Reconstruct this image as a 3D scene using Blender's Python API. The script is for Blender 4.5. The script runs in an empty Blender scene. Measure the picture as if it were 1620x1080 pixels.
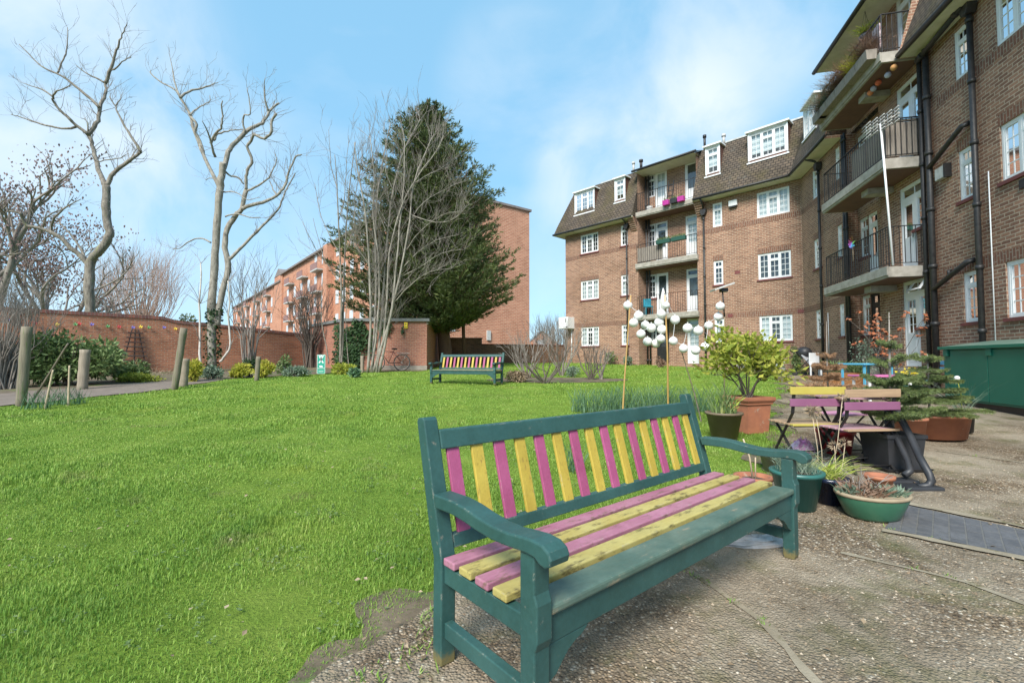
import bpy, math, random
import numpy as np
from mathutils import Vector, Matrix, noise as mnoise
random.seed(7)
S=bpy.context.scene; COL=S.collection
R=random.Random(11); NR=np.random.default_rng(5)
V=Vector
# ------------------------------------------------------------------ camera numbers (recovered from the bench and the block)
F=731.76; PIT=.0408; H=1.2034
CPI,SPI=math.cos(PIT),math.sin(PIT)
def ray(x,y):
    u=(x-810)/F; v=(540-y)/F
    return (u,CPI-SPI*v,SPI+CPI*v)
def g(x,y):                                   # the ground climbs gently away from the patio
    t=y-3.2
    z=.045*(t if t>.4 else (0 if t<-.4 else (t+.4)**2/1.6))
    z=min(z,1.03)
    return z+.012*max(0,min(x,9)-3)*max(0,min(1,(y-3)/4))*(1 if y<14 else max(0,1-(y-14)/6))
def gpt(px,py,dz=0):                          # where the line of sight through a spot of the photograph meets the ground
    d=ray(px,py); lo,hi=.5,120
    for _ in range(50):
        k=(lo+hi)/2
        if H+d[2]*k>g(d[0]*k,d[1]*k)+dz: lo=k
        else: hi=k
    return V((d[0]*lo,d[1]*lo,g(d[0]*lo,d[1]*lo)))
def push(b,d):                                # the same spot a little further along the line of sight
    k=(b.y+d)/b.y; return V((b.x*k,b.y*k,g(b.x*k,b.y*k)))
def at(px,py,y):                              # a point at forward distance y
    d=ray(px,py); k=y/d[1]; return V((d[0]*k,y,H+d[2]*k))
def sc(y): return y/F                         # metres per photo pixel at distance y
# ------------------------------------------------------------------ object helpers
def tag(o,label=None,cat=None,group=None,kind=None):
    for k,v in (('label',label),('category',cat),('group',group),('kind',kind)):
        if v: o[k]=v
    return o
def empty(name,loc,label,cat,group=None,rz=0):
    o=bpy.data.objects.new(name,None); COL.objects.link(o); o.location=loc; o.rotation_euler=(0,0,rz); o.empty_display_size=.1
    return tag(o,label,cat,group)
def mesh_np(name,verts,faces_flat,nper,mat,smooth=False,uv=True):
    me=bpy.data.meshes.new(name); nv=len(verts); nf=len(faces_flat)//nper
    me.vertices.add(nv); me.vertices.foreach_set('co',np.asarray(verts,dtype=np.float32).ravel())
    me.loops.add(nf*nper); me.loops.foreach_set('vertex_index',np.asarray(faces_flat,dtype=np.int32))
    me.polygons.add(nf); me.polygons.foreach_set('loop_start',np.arange(nf,dtype=np.int32)*nper)
    try: me.polygons.foreach_set('loop_total',np.full(nf,nper,dtype=np.int32))
    except Exception: pass
    me.polygons.foreach_set('use_smooth',np.full(nf,smooth))
    me.update(calc_edges=True); me.materials.append(mat)
    return me
def link(name,me,parent=None,loc=None):
    o=bpy.data.objects.new(name,me); COL.objects.link(o)
    if parent is not None: o.parent=parent
    if loc is not None: o.location=loc
    return o
class MB:
    def __init__(s): s.v=[]; s.f=[]; s.sm=[]
    def face(s,pts,smooth=False):
        n=len(s.v); s.v+=[tuple(p) for p in pts]; s.f.append(tuple(range(n,n+len(pts)))); s.sm.append(smooth)
    def box(s,x0,x1,y0,y1,z0,z1,fn=None):
        n=len(s.v); P=[(x,y,z) for z in (z0,z1) for (x,y) in ((x0,y0),(x1,y0),(x1,y1),(x0,y1))]
        s.v+=[tuple(fn(*p)) if fn else p for p in P]
        for q in ((3,2,1,0),(4,5,6,7),(0,1,5,4),(1,2,6,5),(2,3,7,6),(3,0,4,7)): s.f.append(tuple(n+i for i in q)); s.sm.append(False)
        return s
    def prism(s,poly,a0,a1,fn):               # poly of 2D points, extruded a0..a1; fn(a,p,q)->point
        n=len(s.v); k=len(poly)
        s.v+=[tuple(fn(a0,*p)) for p in poly]+[tuple(fn(a1,*p)) for p in poly]
        s.f.append(tuple(range(n+k-1,n-1,-1))); s.f.append(tuple(range(n+k,n+2*k))); s.sm+=[False,False]
        for i in range(k):
            j=(i+1)%k; s.f.append((n+i,n+j,n+k+j,n+k+i)); s.sm.append(False)
        return s
    def tube(s,pts,rad,n=6,cap=True,smooth=True):
        pts=[V(p) for p in pts]; m=len(pts)
        if m<2: return s
        if not hasattr(rad,'__len__'): rad=[rad]*m
        base=len(s.v); t=(pts[1]-pts[0]).normalized()
        a=t.orthogonal().normalized()
        for i in range(m):
            t2=(pts[min(i+1,m-1)]-pts[max(i-1,0)])
            if t2.length>1e-9: t=t2.normalized()
            a=(a-t*a.dot(t))
            a=a.normalized() if a.length>1e-6 else t.orthogonal().normalized()
            b=t.cross(a); r=rad[i]; p=pts[i]
            for k in range(n):
                an=2*math.pi*k/n; c,d=math.cos(an)*r,math.sin(an)*r
                s.v.append((p.x+a.x*c+b.x*d,p.y+a.y*c+b.y*d,p.z+a.z*c+b.z*d))
        for i in range(m-1):
            for k in range(n):
                k2=(k+1)%n; s.f.append((base+i*n+k,base+i*n+k2,base+(i+1)*n+k2,base+(i+1)*n+k)); s.sm.append(smooth)
        if cap:
            s.f.append(tuple(base+k for k in range(n-1,-1,-1))); s.f.append(tuple(base+(m-1)*n+k for k in range(n))); s.sm+=[False,False]
        return s
    def bar(s,p,q,w,h,up=(0,0,1)):            # straight bar of rectangular section
        p,q=V(p),V(q); t=(q-p).normalized(); a=t.cross(V(up))
        a=a.normalized() if a.length>1e-5 else t.orthogonal().normalized(); b=a.cross(t).normalized()
        n=len(s.v)
        for c in (p,q):
            for (i,j) in ((-1,-1),(1,-1),(1,1),(-1,1)): s.v.append(tuple(c+a*(i*w/2)+b*(j*h/2)))
        for q4 in ((3,2,1,0),(4,5,6,7),(0,1,5,4),(1,2,6,5),(2,3,7,6),(3,0,4,7)): s.f.append(tuple(n+i for i in q4)); s.sm.append(False)
        return s
    def lathe(s,prof,c=(0,0,0),n=24,sx=1,sy=1,smooth=True):
        base=len(s.v); m=len(prof)
        for (r,z) in prof:
            for k in range(n):
                an=2*math.pi*k/n; s.v.append((c[0]+r*sx*math.cos(an),c[1]+r*sy*math.sin(an),c[2]+z))
        for i in range(m-1):
            for k in range(n):
                k2=(k+1)%n; s.f.append((base+i*n+k,base+i*n+k2,base+(i+1)*n+k2,base+(i+1)*n+k)); s.sm.append(smooth)
        if prof[0][0]>1e-4: s.f.append(tuple(base+k for k in range(n-1,-1,-1))); s.sm.append(False)
        if prof[-1][0]>1e-4: s.f.append(tuple(base+(m-1)*n+k for k in range(n))); s.sm.append(False)
        return s
    def sphere(s,c,r,n=14,m=8,sq=(1,1,1)):
        pr=[]
        base=len(s.v)
        for i in range(m+1):
            ph=math.pi*i/m
            for k in range(n):
                an=2*math.pi*k/n; s.v.append((c[0]+r*sq[0]*math.sin(ph)*math.cos(an),c[1]+r*sq[1]*math.sin(ph)*math.sin(an),c[2]-r*sq[2]*math.cos(ph)))
        for i in range(m):
            for k in range(n):
                k2=(k+1)%n; s.f.append((base+i*n+k,base+i*n+k2,base+(i+1)*n+k2,base+(i+1)*n+k)); s.sm.append(True)
        return s
    def build(s,name,mat,parent=None,loc=None,bevel=0,uv=False):
        me=bpy.data.meshes.new(name); me.from_pydata(s.v,[],s.f); me.polygons.foreach_set('use_smooth',s.sm); me.materials.append(mat)
        if uv: boxuv(me)
        me.update()
        o=link(name,me,parent,loc)
        if bevel:
            b=o.modifiers.new('bevel','BEVEL'); b.width=bevel; b.segments=2; b.limit_method='ANGLE'; b.angle_limit=math.radians(50)
        return o
def boxuv(me):                                # metres along the face and up
    uvl=me.uv_layers.new(name='UVMap'); d=uvl.data
    for p in me.polygons:
        n=p.normal
        if abs(n.z)>.9: tx,ty=V((1,0,0)),V((0,1,0))
        else:
            tx=V((-n.y,n.x,0)).normalized(); ty=n.cross(tx); ty=ty if ty.z>0 else -ty
            if tx.x+tx.y*.5<0: tx=-tx
        for li in p.loop_indices:
            c=me.vertices[me.loops[li].vertex_index].co; d[li].uv=(c.dot(tx),c.dot(ty) if abs(n.z)<=.9 and abs(n.z)>.05 else (c.z if abs(n.z)<=.9 else c.dot(ty)))
class Cards:                                  # many small leaf shaped faces in one mesh
    def __init__(s): s.p=[]; s.a=[]; s.b=[]
    def add(s,p,a,b): s.p.append(p); s.a.append(a); s.b.append(b)
    def addn(s,P,A,B): s.p+=list(P); s.a+=list(A); s.b+=list(B)
    def build(s,name,mat,parent=None,loc=None,fold=.15):
        p=np.array(s.p,float).reshape(-1,3); a=np.array(s.a,float).reshape(-1,3); b=np.array(s.b,float).reshape(-1,3)
        nrm=np.cross(a,b); ln=np.linalg.norm(nrm,axis=1,keepdims=True)+1e-9; nrm=nrm/ln*np.linalg.norm(b,axis=1,keepdims=True)*fold
        v=np.stack([p,p+a*.45+b*.5+nrm,p+a,p+a*.45-b*.5+nrm],1).reshape(-1,3)
        me=mesh_np(name,v,np.arange(len(v)),4,mat)
        return link(name,me,parent,loc)
def rvec(n,rng=NR):
    q=rng.normal(size=(n,3)); return q/np.linalg.norm(q,axis=1,keepdims=True)
def copy_tree(o,parent=None):
    c=o.copy(); COL.objects.link(c)
    if parent is not None: c.parent=parent
    for ch in list(o.children): copy_tree(ch,c)
    return c
# ------------------------------------------------------------------ materials
def newmat(name):
    m=bpy.data.materials.new(name); m.use_nodes=True; nt=m.node_tree; nt.nodes.clear()
    out=nt.nodes.new('ShaderNodeOutputMaterial'); b=nt.nodes.new('ShaderNodeBsdfPrincipled'); nt.links.new(b.outputs[0],out.inputs[0])
    return m,nt,b,out
def N(nt,t,**kw):
    n=nt.nodes.new('ShaderNode'+t)
    for k,v in kw.items():
        if k in n.inputs: n.inputs[k].default_value=v
        else: setattr(n,k,v)
    return n
def rgb(*c): return tuple(c)+(1,)
def ramp(nt,fac,stops):
    r=nt.nodes.new('ShaderNodeValToRGB'); e=r.color_ramp.elements
    while len(e)<len(stops): e.new(.5)
    for i,(p,c) in enumerate(stops): e[i].position=p; e[i].color=c if len(c)==4 else rgb(*c)
    nt.links.new(fac,r.inputs[0]); return r.outputs[0]
def mixc(nt,fac,a,b,mode='MIX'):
    m=nt.nodes.new('ShaderNodeMix'); m.data_type='RGBA'; m.blend_type=mode
    if isinstance(fac,(int,float)): m.inputs[0].default_value=fac
    else: nt.links.new(fac,m.inputs[0])
    for i,c in ((6,a),(7,b)):
        if isinstance(c,tuple): m.inputs[i].default_value=c if len(c)==4 else rgb(*c)
        else: nt.links.new(c,m.inputs[i])
    return m.outputs[2]
def bump(nt,b,h,st,dist=.01):
    n=N(nt,'Bump'); n.inputs['Strength'].default_value=st; n.inputs['Distance'].default_value=dist; nt.links.new(h,n.inputs['Height']); nt.links.new(n.outputs[0],b.inputs['Normal'])
def noise(nt,vec,scale,detail=4,rough=.55):
    n=N(nt,'TexNoise'); n.inputs['Scale'].default_value=scale; n.inputs['Detail'].default_value=detail; n.inputs['Roughness'].default_value=rough
    nt.links.new(vec,n.inputs['Vector']); return n.outputs[0]
def coord(nt,which='Object',scale=None):
    t=nt.nodes.new('ShaderNodeTexCoord'); o=t.outputs[which]
    if scale:
        m=nt.nodes.new('ShaderNodeMapping'); m.inputs['Scale'].default_value=scale; nt.links.new(o,m.inputs[0]); o=m.outputs[0]
    return o
def M(name,c1,c2=None,scale=6,rough=.6,bmp=0,bscale=None,metal=0,spec=.5,stretch=None,worn=None,wscale=9,wpos=.66,trans=0):
    m,nt,b,out=newmat(name); vec=coord(nt,'Object',stretch)
    b.inputs['Roughness'].default_value=rough; b.inputs['Metallic'].default_value=metal; b.inputs['Specular IOR Level'].default_value=spec
    c=rgb(*c1)
    if c2:
        c=ramp(nt,noise(nt,vec,scale,5,.6),[(.32,c1),(.68,c2)])
        if worn:
            w=noise(nt,vec,wscale,6,.7); f=ramp(nt,w,[(wpos,(0,0,0)),(wpos+.05,(1,1,1))]); c=mixc(nt,f,c,worn)
        nt.links.new(c,b.inputs['Base Color'])
    else: b.inputs['Base Color'].default_value=c
    if bmp: bump(nt,b,noise(nt,vec,bscale or scale*4,5,.6),bmp)
    return m
def leafmat(name,cols,rough=.55,tr=.25,pscale=1.2):
    m,nt,b,out=newmat(name); geo=nt.nodes.new('ShaderNodeNewGeometry')
    n=noise(nt,coord(nt,'Object'),pscale,2,.5)
    ad=N(nt,'Math',operation='ADD'); nt.links.new(geo.outputs['Random Per Island'],ad.inputs[0]); nt.links.new(n,ad.inputs[1])
    ml=N(nt,'Math',operation='MULTIPLY'); nt.links.new(ad.outputs[0],ml.inputs[0]); ml.inputs[1].default_value=.5
    k=len(cols); c=ramp(nt,ml.outputs[0],[(.15+.7*i/(k-1),q) for i,q in enumerate(cols)])
    nt.links.new(c,b.inputs['Base Color']); b.inputs['Roughness'].default_value=rough; b.inputs['Specular IOR Level'].default_value=.3
    if tr:
        t=N(nt,'BsdfTranslucent'); nt.links.new(c,t.inputs[0]); mx=N(nt,'MixShader'); mx.inputs[0].default_value=tr
        nt.links.new(b.outputs[0],mx.inputs[1]); nt.links.new(t.outputs[0],mx.inputs[2]); nt.links.new(mx.outputs[0],out.inputs[0])
    return m
def brickmat(name,c1,c2,mortar,w=.225,h=.075,ms=.011,rot=False,dirt=(.5,.45,.4),dirtamt=.35,c3=None,flip=False):
    m,nt,b,out=newmat(name); uv=coord(nt,'UV')
    if rot:
        mp=N(nt,'Mapping'); mp.inputs['Rotation'].default_value=(0,0,math.pi/2); nt.links.new(uv,mp.inputs[0]); uv=mp.outputs[0]
    wob=N(nt,'TexNoise'); wob.inputs['Scale'].default_value=9; nt.links.new(uv,wob.inputs[0])
    wm=N(nt,'VectorMath',operation='SCALE'); wm.inputs['Scale'].default_value=.009; nt.links.new(wob.outputs['Color'],wm.inputs[0])
    va=N(nt,'VectorMath',operation='ADD'); nt.links.new(uv,va.inputs[0]); nt.links.new(wm.outputs[0],va.inputs[1])
    t=N(nt,'TexBrick',offset=.5,squash=1.0,squash_frequency=2); t.inputs['Scale'].default_value=1; t.inputs['Brick Width'].default_value=w; t.inputs['Row Height'].default_value=h
    t.inputs['Mortar Size'].default_value=ms; t.inputs['Mortar Smooth'].default_value=.3; t.inputs['Bias'].default_value=0
    t.inputs['Color1'].default_value=rgb(*c1); t.inputs['Color2'].default_value=rgb(*c2); t.inputs['Mortar'].default_value=rgb(*mortar)
    nt.links.new(va.outputs[0],t.inputs['Vector'])
    c=t.outputs['Color']
    n2=noise(nt,uv,14,3,.7); c=mixc(nt,.45,c,ramp(nt,n2,[(.3,(.45,.45,.45)),(.7,(1.25,1.2,1.15))]),'MULTIPLY')
    n1=noise(nt,uv,.7,5,.62); c=mixc(nt,dirtamt,c,ramp(nt,n1,[(.3,dirt),(.55,(1,1,1)),(.75,(1.15,1.1,1.05))]),'MULTIPLY')
    nt.links.new(c,b.inputs['Base Color']); b.inputs['Roughness'].default_value=.85; b.inputs['Specular IOR Level'].default_value=.25
    iv=N(nt,'Math',operation='SUBTRACT'); iv.inputs[0].default_value=1; nt.links.new(t.outputs['Fac'],iv.inputs[1])
    ad=N(nt,'Math',operation='ADD'); nt.links.new(iv.outputs[0],ad.inputs[0]); nt.links.new(noise(nt,uv,60,3,.6),ad.inputs[1])
    bump(nt,b,ad.outputs[0],.6,.008)
    return m
def paintwood(name,c1,c2,under,grain=(1,1,1),amt=.6,rough=.5):
    """painted timber: faded in patches, bare or grimy where it has worn"""
    m,nt,b,out=newmat(name); vec=coord(nt,'Object')
    c=ramp(nt,noise(nt,vec,5,4,.6),[(.3,c1),(.7,c2)])
    gv=N(nt,'Mapping'); gv.inputs['Scale'].default_value=grain; nt.links.new(vec,gv.inputs[0])
    f=ramp(nt,noise(nt,gv.outputs[0],22,6,.7),[(amt,(0,0,0)),(amt+.1,(1,1,1))])
    c=mixc(nt,f,c,under)
    c=mixc(nt,.55,c,ramp(nt,noise(nt,vec,3.1,6,.7),[(.3,(.62,.6,.5)),(.6,(1,1,1))]),'MULTIPLY')      # grime in uneven blotches
    c=mixc(nt,.35,c,ramp(nt,noise(nt,gv.outputs[0],60,3,.7),[(.3,(.6,.58,.52)),(.6,(1,1,1))]),'MULTIPLY')   # grain showing through
    nt.links.new(c,b.inputs['Base Color'])
    bv=N(nt,'Bevel',samples=4); bv.inputs[0].default_value=.009; ge=nt.nodes.new('ShaderNodeNewGeometry'); dp=N(nt,'VectorMath',operation='DOT_PRODUCT')      # chipped arrises
    nt.links.new(bv.outputs[0],dp.inputs[0]); nt.links.new(ge.outputs['Normal'],dp.inputs[1]); ed=ramp(nt,dp.outputs['Value'],[(.90,(1,1,1)),(.985,(0,0,0))])
    ch=mixc(nt,1.0,ed,ramp(nt,noise(nt,vec,16,6,.75),[(.55,(0,0,0)),(.62,(.85,.85,.85))]),'MULTIPLY'); c=mixc(nt,ch,c,(.33,.30,.24)); nt.links.new(c,b.inputs['Base Color'])
    b.inputs['Roughness'].default_value=rough; b.inputs['Specular IOR Level'].default_value=.4
    bump(nt,b,noise(nt,gv.outputs[0],40,5,.6),.18,.004)
    return m
MT={}
MT['brick']=brickmat('brown_brick',(.38,.21,.14),(.22,.115,.08),(.49,.385,.29),dirtamt=.5)
MT['soldier']=brickmat('upright_brick',(.25,.115,.075),(.18,.09,.065),(.33,.26,.2),rot=True)
MT['redbrick']=brickmat('old_red_brick',(.58,.225,.12),(.41,.15,.09),(.44,.32,.23),dirt=(.45,.42,.36),dirtamt=.6)
MT['shedbrick']=brickmat('shed_brick',(.44,.18,.115),(.34,.13,.09),(.42,.29,.22))
MT['darkbrick']=brickmat('dark_brick',(.13,.07,.05),(.24,.12,.07),(.28,.18,.12),dirtamt=.5)
MT['orangebrick']=brickmat('orange_brick',(.56,.25,.155),(.43,.17,.105),(.60,.40,.28),w=.45,h=.15,ms=.022,dirtamt=.4)
MT['tile']=brickmat('roof_tile',(.105,.085,.068),(.155,.12,.088),(.025,.022,.02),w=.19,h=.125,ms=.016,dirt=(.55,.55,.45),dirtamt=.75)
def _lichen():
    nt=MT['tile'].node_tree; b=[n for n in nt.nodes if n.type=='BSDF_PRINCIPLED'][0]; src=b.inputs['Base Color'].links[0].from_socket; v=coord(nt,'Object')
    c=mixc(nt,ramp(nt,noise(nt,v,2.2,7,.75),[(.58,(0,0,0)),(.74,(.4,.4,.4))]),src,(.24,.24,.21)); c=mixc(nt,ramp(nt,noise(nt,v,.9,5,.6),[(.5,(0,0,0)),(.7,(.6,.6,.6))]),c,(.10,.085,.035)); nt.links.new(c,b.inputs['Base Color'])
_lichen()
MT['redtile']=brickmat('red_hung_tile',(.22,.10,.07),(.15,.075,.055),(.04,.025,.02),w=.17,h=.11,ms=.009)
MT['bluebrick']=brickmat('blue_paver',(.135,.14,.15),(.10,.105,.115),(.15,.15,.145),w=.215,h=.108,ms=.007,dirtamt=.4)
MT['white']=M('white_frame_paint',(.78,.79,.79),(.70,.71,.71),3,.35)
MT['black']=M('black_iron_paint',(.012,.012,.013),(.025,.023,.022),8,.45,.1)
MT['pipe']=M('black_pipe_paint',(.016,.016,.018),(.04,.037,.034),12,.5,.15)
MT['concrete']=M('balcony_concrete',(.42,.39,.34),(.26,.24,.20),5,.85,.25,30)
MT['soffit']=M('brown_soffit_paint',(.17,.085,.06),(.13,.065,.05),3,.7)
MT['cream']=M('cream_soffit_paint',(.66,.63,.52),(.55,.52,.42),4,.6)
MT['sill']=M('dark_red_sill',(.19,.05,.045),(.13,.04,.035),6,.6,.1)
MT['lead']=M('pale_lead_flashing',(.55,.55,.53),(.38,.38,.36),9,.6)
MT['lace']=M('net_curtain',(.80,.83,.84),(.62,.66,.67),9,.9,stretch=(14,14,.4))
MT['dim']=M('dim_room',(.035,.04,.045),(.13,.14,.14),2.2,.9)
MT['brownc']=M('brown_curtain',(.16,.09,.07),(.09,.055,.045),8,.9,stretch=(10,10,.4))
MT['ply']=M('grey_boards',(.30,.26,.22),(.17,.15,.125),7,.8,.2,stretch=(8,8,.5))
def glassmat():
    m=bpy.data.materials.new('window_glass'); m.use_nodes=True; nt=m.node_tree; nt.nodes.clear()
    out=nt.nodes.new('ShaderNodeOutputMaterial'); tr=N(nt,'BsdfTransparent'); tr.inputs[0].default_value=(.82,.87,.87,1)
    gl=N(nt,'BsdfGlossy'); gl.inputs['Roughness'].default_value=.03
    fr=N(nt,'Fresnel'); fr.inputs[0].default_value=1.5; mx=N(nt,'MixShader')
    ml=N(nt,'Math',operation='MULTIPLY_ADD'); nt.links.new(fr.outputs[0],ml.inputs[0]); ml.inputs[1].default_value=1.6; ml.inputs[2].default_value=.04; ml.use_clamp=True
    nt.links.new(ml.outputs[0],mx.inputs[0]); nt.links.new(tr.outputs[0],mx.inputs[1]); nt.links.new(gl.outputs[0],mx.inputs[2]); nt.links.new(mx.outputs[0],out.inputs[0])
    return m
MT['glass']=glassmat()
MT['terra']=M('terracotta',(.40,.155,.08),(.30,.115,.065),7,.75,.15,worn=(.36,.27,.2),wscale=6,wpos=.62)
MT['soil']=M('dark_soil',(.06,.045,.03),(.12,.09,.06),20,.95,.8,40)
MT['bark']=M('grey_bark',(.30,.265,.215),(.10,.085,.068),5,.9,.9,18,stretch=(3,3,.8),worn=(.22,.23,.12),wscale=2.5,wpos=.60)
MT['barkpale']=M('pale_bark',(.37,.34,.285),(.17,.15,.12),5,.9,.8,20,stretch=(2.5,2.5,.8),worn=(.10,.085,.07),wscale=4,wpos=.60)
MT['barkdark']=M('dark_twig_bark',(.10,.08,.065),(.16,.13,.105),6,.9,.3)
MT['twig']=M('twig_bark',(.21,.18,.155),(.30,.265,.23),5,.9)
MT['birch']=M('birch_bark',(.60,.57,.52),(.40,.36,.31),6,.8,.3,worn=(.08,.06,.05),wscale=10,wpos=.64)
MT['redbark']=M('conifer_bark',(.17,.085,.055),(.10,.055,.04),8,.9,.6,stretch=(3,3,.5))
MT['post']=M('weathered_post',(.24,.205,.15),(.14,.12,.085),5,.9,.4,stretch=(6,6,.5),worn=(.12,.15,.06),wscale=3,wpos=.58)
MT['postpale']=M('pale_post',(.33,.275,.205),(.21,.175,.13),6,.9,.3,stretch=(6,6,.5))
MT['cane']=M('bamboo_cane',(.50,.31,.10),(.38,.23,.09),8,.5)
MT['stake']=M('pale_stake',(.50,.40,.27),(.36,.28,.19),8,.8)
MT['greybamboo']=M('dark_cane',(.11,.09,.065),(.18,.14,.1),8,.7)
MT['leaf']=leafmat('shrub_leaf',[(.065,.11,.04),(.14,.21,.07),(.30,.37,.17)])
MT['leafgrey']=leafmat('grey_green_leaf',[(.10,.16,.10),(.20,.27,.19),(.32,.38,.30)])
MT['leafyellow']=leafmat('yellow_leaf',[(.22,.27,.03),(.48,.46,.06),(.65,.58,.16)],tr=.3)
MT['citrus']=leafmat('lime_leaf',[(.13,.19,.025),(.34,.38,.05),(.60,.56,.13)],tr=.35)
MT['ivy']=leafmat('ivy_leaf',[(.012,.03,.010),(.025,.06,.018),(.05,.10,.03)],tr=.1)
MT['fir']=leafmat('fir_needle',[(.06,.09,.035),(.12,.165,.05),(.24,.28,.10)],tr=.1)
MT['conifer']=leafmat('conifer_spray',[(.04,.066,.026),(.095,.128,.046),(.22,.245,.085)],tr=.15,pscale=.55)
MT['deadfir']=leafmat('dead_needle',[(.24,.13,.07),(.38,.22,.12),(.50,.32,.19)],tr=.15)
MT['daff']=leafmat('daffodil_leaf',[(.055,.12,.055),(.10,.20,.10),(.20,.30,.19)],tr=.2)
MT['spider']=leafmat('variegated_leaf',[(.20,.30,.03),(.45,.50,.10),(.70,.68,.35)],tr=.25)
MT['brownleaf']=leafmat('dry_leaf',[(.14,.085,.055),(.24,.15,.10),(.33,.22,.16)],tr=.15)
MT['seed']=leafmat('purple_brown_seed',[(.14,.085,.08),(.23,.145,.13),(.34,.23,.20)],tr=.1)
MT['silver']=leafmat('silver_leaf',[(.30,.34,.33),(.45,.48,.47),(.58,.60,.60)],tr=.1)
MT['litter']=leafmat('leaf_litter',[(.12,.085,.05),(.26,.19,.12),(.42,.33,.22)],tr=0)
# ------------------------------------------------------------------ light, sky, camera
SUN_EL=math.radians(43); SUN_AZ=math.radians(-158)      # measured from straight ahead, negative is to the left
sd=V((math.sin(SUN_AZ)*math.cos(SUN_EL),math.cos(SUN_AZ)*math.cos(SUN_EL),math.sin(SUN_EL)))
L=bpy.data.lights.new('sun','SUN'); L.energy=2.8; L.angle=math.radians(24); L.color=(1,.95,.88)
lo=bpy.data.objects.new('sun',L); COL.objects.link(lo); lo.location=(-20,10,30); lo.rotation_euler=sd.to_track_quat('Z','Y').to_euler()
W=bpy.data.worlds.new('World'); S.world=W; W.use_nodes=True; nt=W.node_tree; nt.nodes.clear()
wo=nt.nodes.new('ShaderNodeOutputWorld'); bg=nt.nodes.new('ShaderNodeBackground'); nt.links.new(bg.outputs[0],wo.inputs[0]); bg.inputs[1].default_value=.10
sk=nt.nodes.new('ShaderNodeTexSky'); sk.sky_type='NISHITA'; sk.sun_disc=False; sk.sun_elevation=SUN_EL; sk.sun_rotation=SUN_AZ; sk.altitude=50; sk.air_density=1.0; sk.dust_density=.6; sk.ozone_density=1.6
gv=coord(nt,'Generated')
mp=N(nt,'Mapping'); mp.inputs['Scale'].default_value=(1,1,1.9); mp.inputs['Location'].default_value=(.35,.1,.2); nt.links.new(gv,mp.inputs[0])
n1=N(nt,'TexNoise'); n1.inputs['Scale'].default_value=1.55; n1.inputs['Detail'].default_value=9; n1.inputs['Roughness'].default_value=.5; n1.inputs['Distortion'].default_value=.25; nt.links.new(mp.outputs[0],n1.inputs[0])
# a milky veil over the blue, thin cloud where the noise is high, a brighter bank off to the left
base=mixc(nt,.72,sk.outputs[0],(1.5,3.25,4.65))
cl=ramp(nt,n1.outputs[0],[(.52,(0,0,0)),(.84,(.5,.5,.5))])
dp=N(nt,'VectorMath',operation='DOT_PRODUCT'); nt.links.new(gv,dp.inputs[0]); dp.inputs[1].default_value=(-.80,.42,.32)
gl=ramp(nt,dp.outputs['Value'],[(.88,(0,0,0)),(1.0,(.40,.40,.40))])
ad=mixc(nt,1.0,cl,gl,'ADD')
n2=N(nt,'TexNoise'); n2.inputs['Scale'].default_value=4.2; n2.inputs['Detail'].default_value=10; n2.inputs['Roughness'].default_value=.56; n2.inputs['Distortion'].default_value=.35; nt.links.new(gv,n2.inputs[0])
tx=ramp(nt,n2.outputs[0],[(.38,(.05,.05,.05)),(.62,(1,1,1))])
for (px,py,ci,co_,st) in ((1080,70,.999,.972,.26),(1190,40,.999,.978,.26),(945,272,.9995,.986,.50),(1085,210,.9995,.990,.55),(70,80,.995,.955,.28),(10,200,.995,.94,.42),(820,140,.998,.985,.22)):   # banks of soft cloud, each in its own quarter of the sky
    d_=V(ray(px,py)).normalized(); dq=N(nt,'VectorMath',operation='DOT_PRODUCT'); nt.links.new(gv,dq.inputs[0]); dq.inputs[1].default_value=tuple(d_)
    mr=N(nt,'MapRange'); mr.interpolation_type='SMOOTHSTEP'; nt.links.new(dq.outputs['Value'],mr.inputs[0]); mr.inputs[1].default_value=co_; mr.inputs[2].default_value=ci; mr.inputs[3].default_value=0; mr.inputs[4].default_value=st
    ad=mixc(nt,1.0,ad,mixc(nt,1.0,mr.outputs[0],tx,'MULTIPLY'),'SCREEN')
base=mixc(nt,ad,base,(4.6,4.85,5.05))
nt.links.new(base,bg.inputs[0])
S.view_settings.view_transform='Standard'; S.view_settings.look='None'; S.view_settings.exposure=1.2; S.view_settings.gamma=1
cam=bpy.data.cameras.new('camera'); cam.sensor_width=36; cam.lens=F/1620*36; cam.clip_start=.05; cam.clip_end=1500
co=bpy.data.objects.new('camera',cam); COL.objects.link(co); co.location=(0,0,H); co.rotation_euler=(math.pi/2+PIT,0,0); S.camera=co
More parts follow.
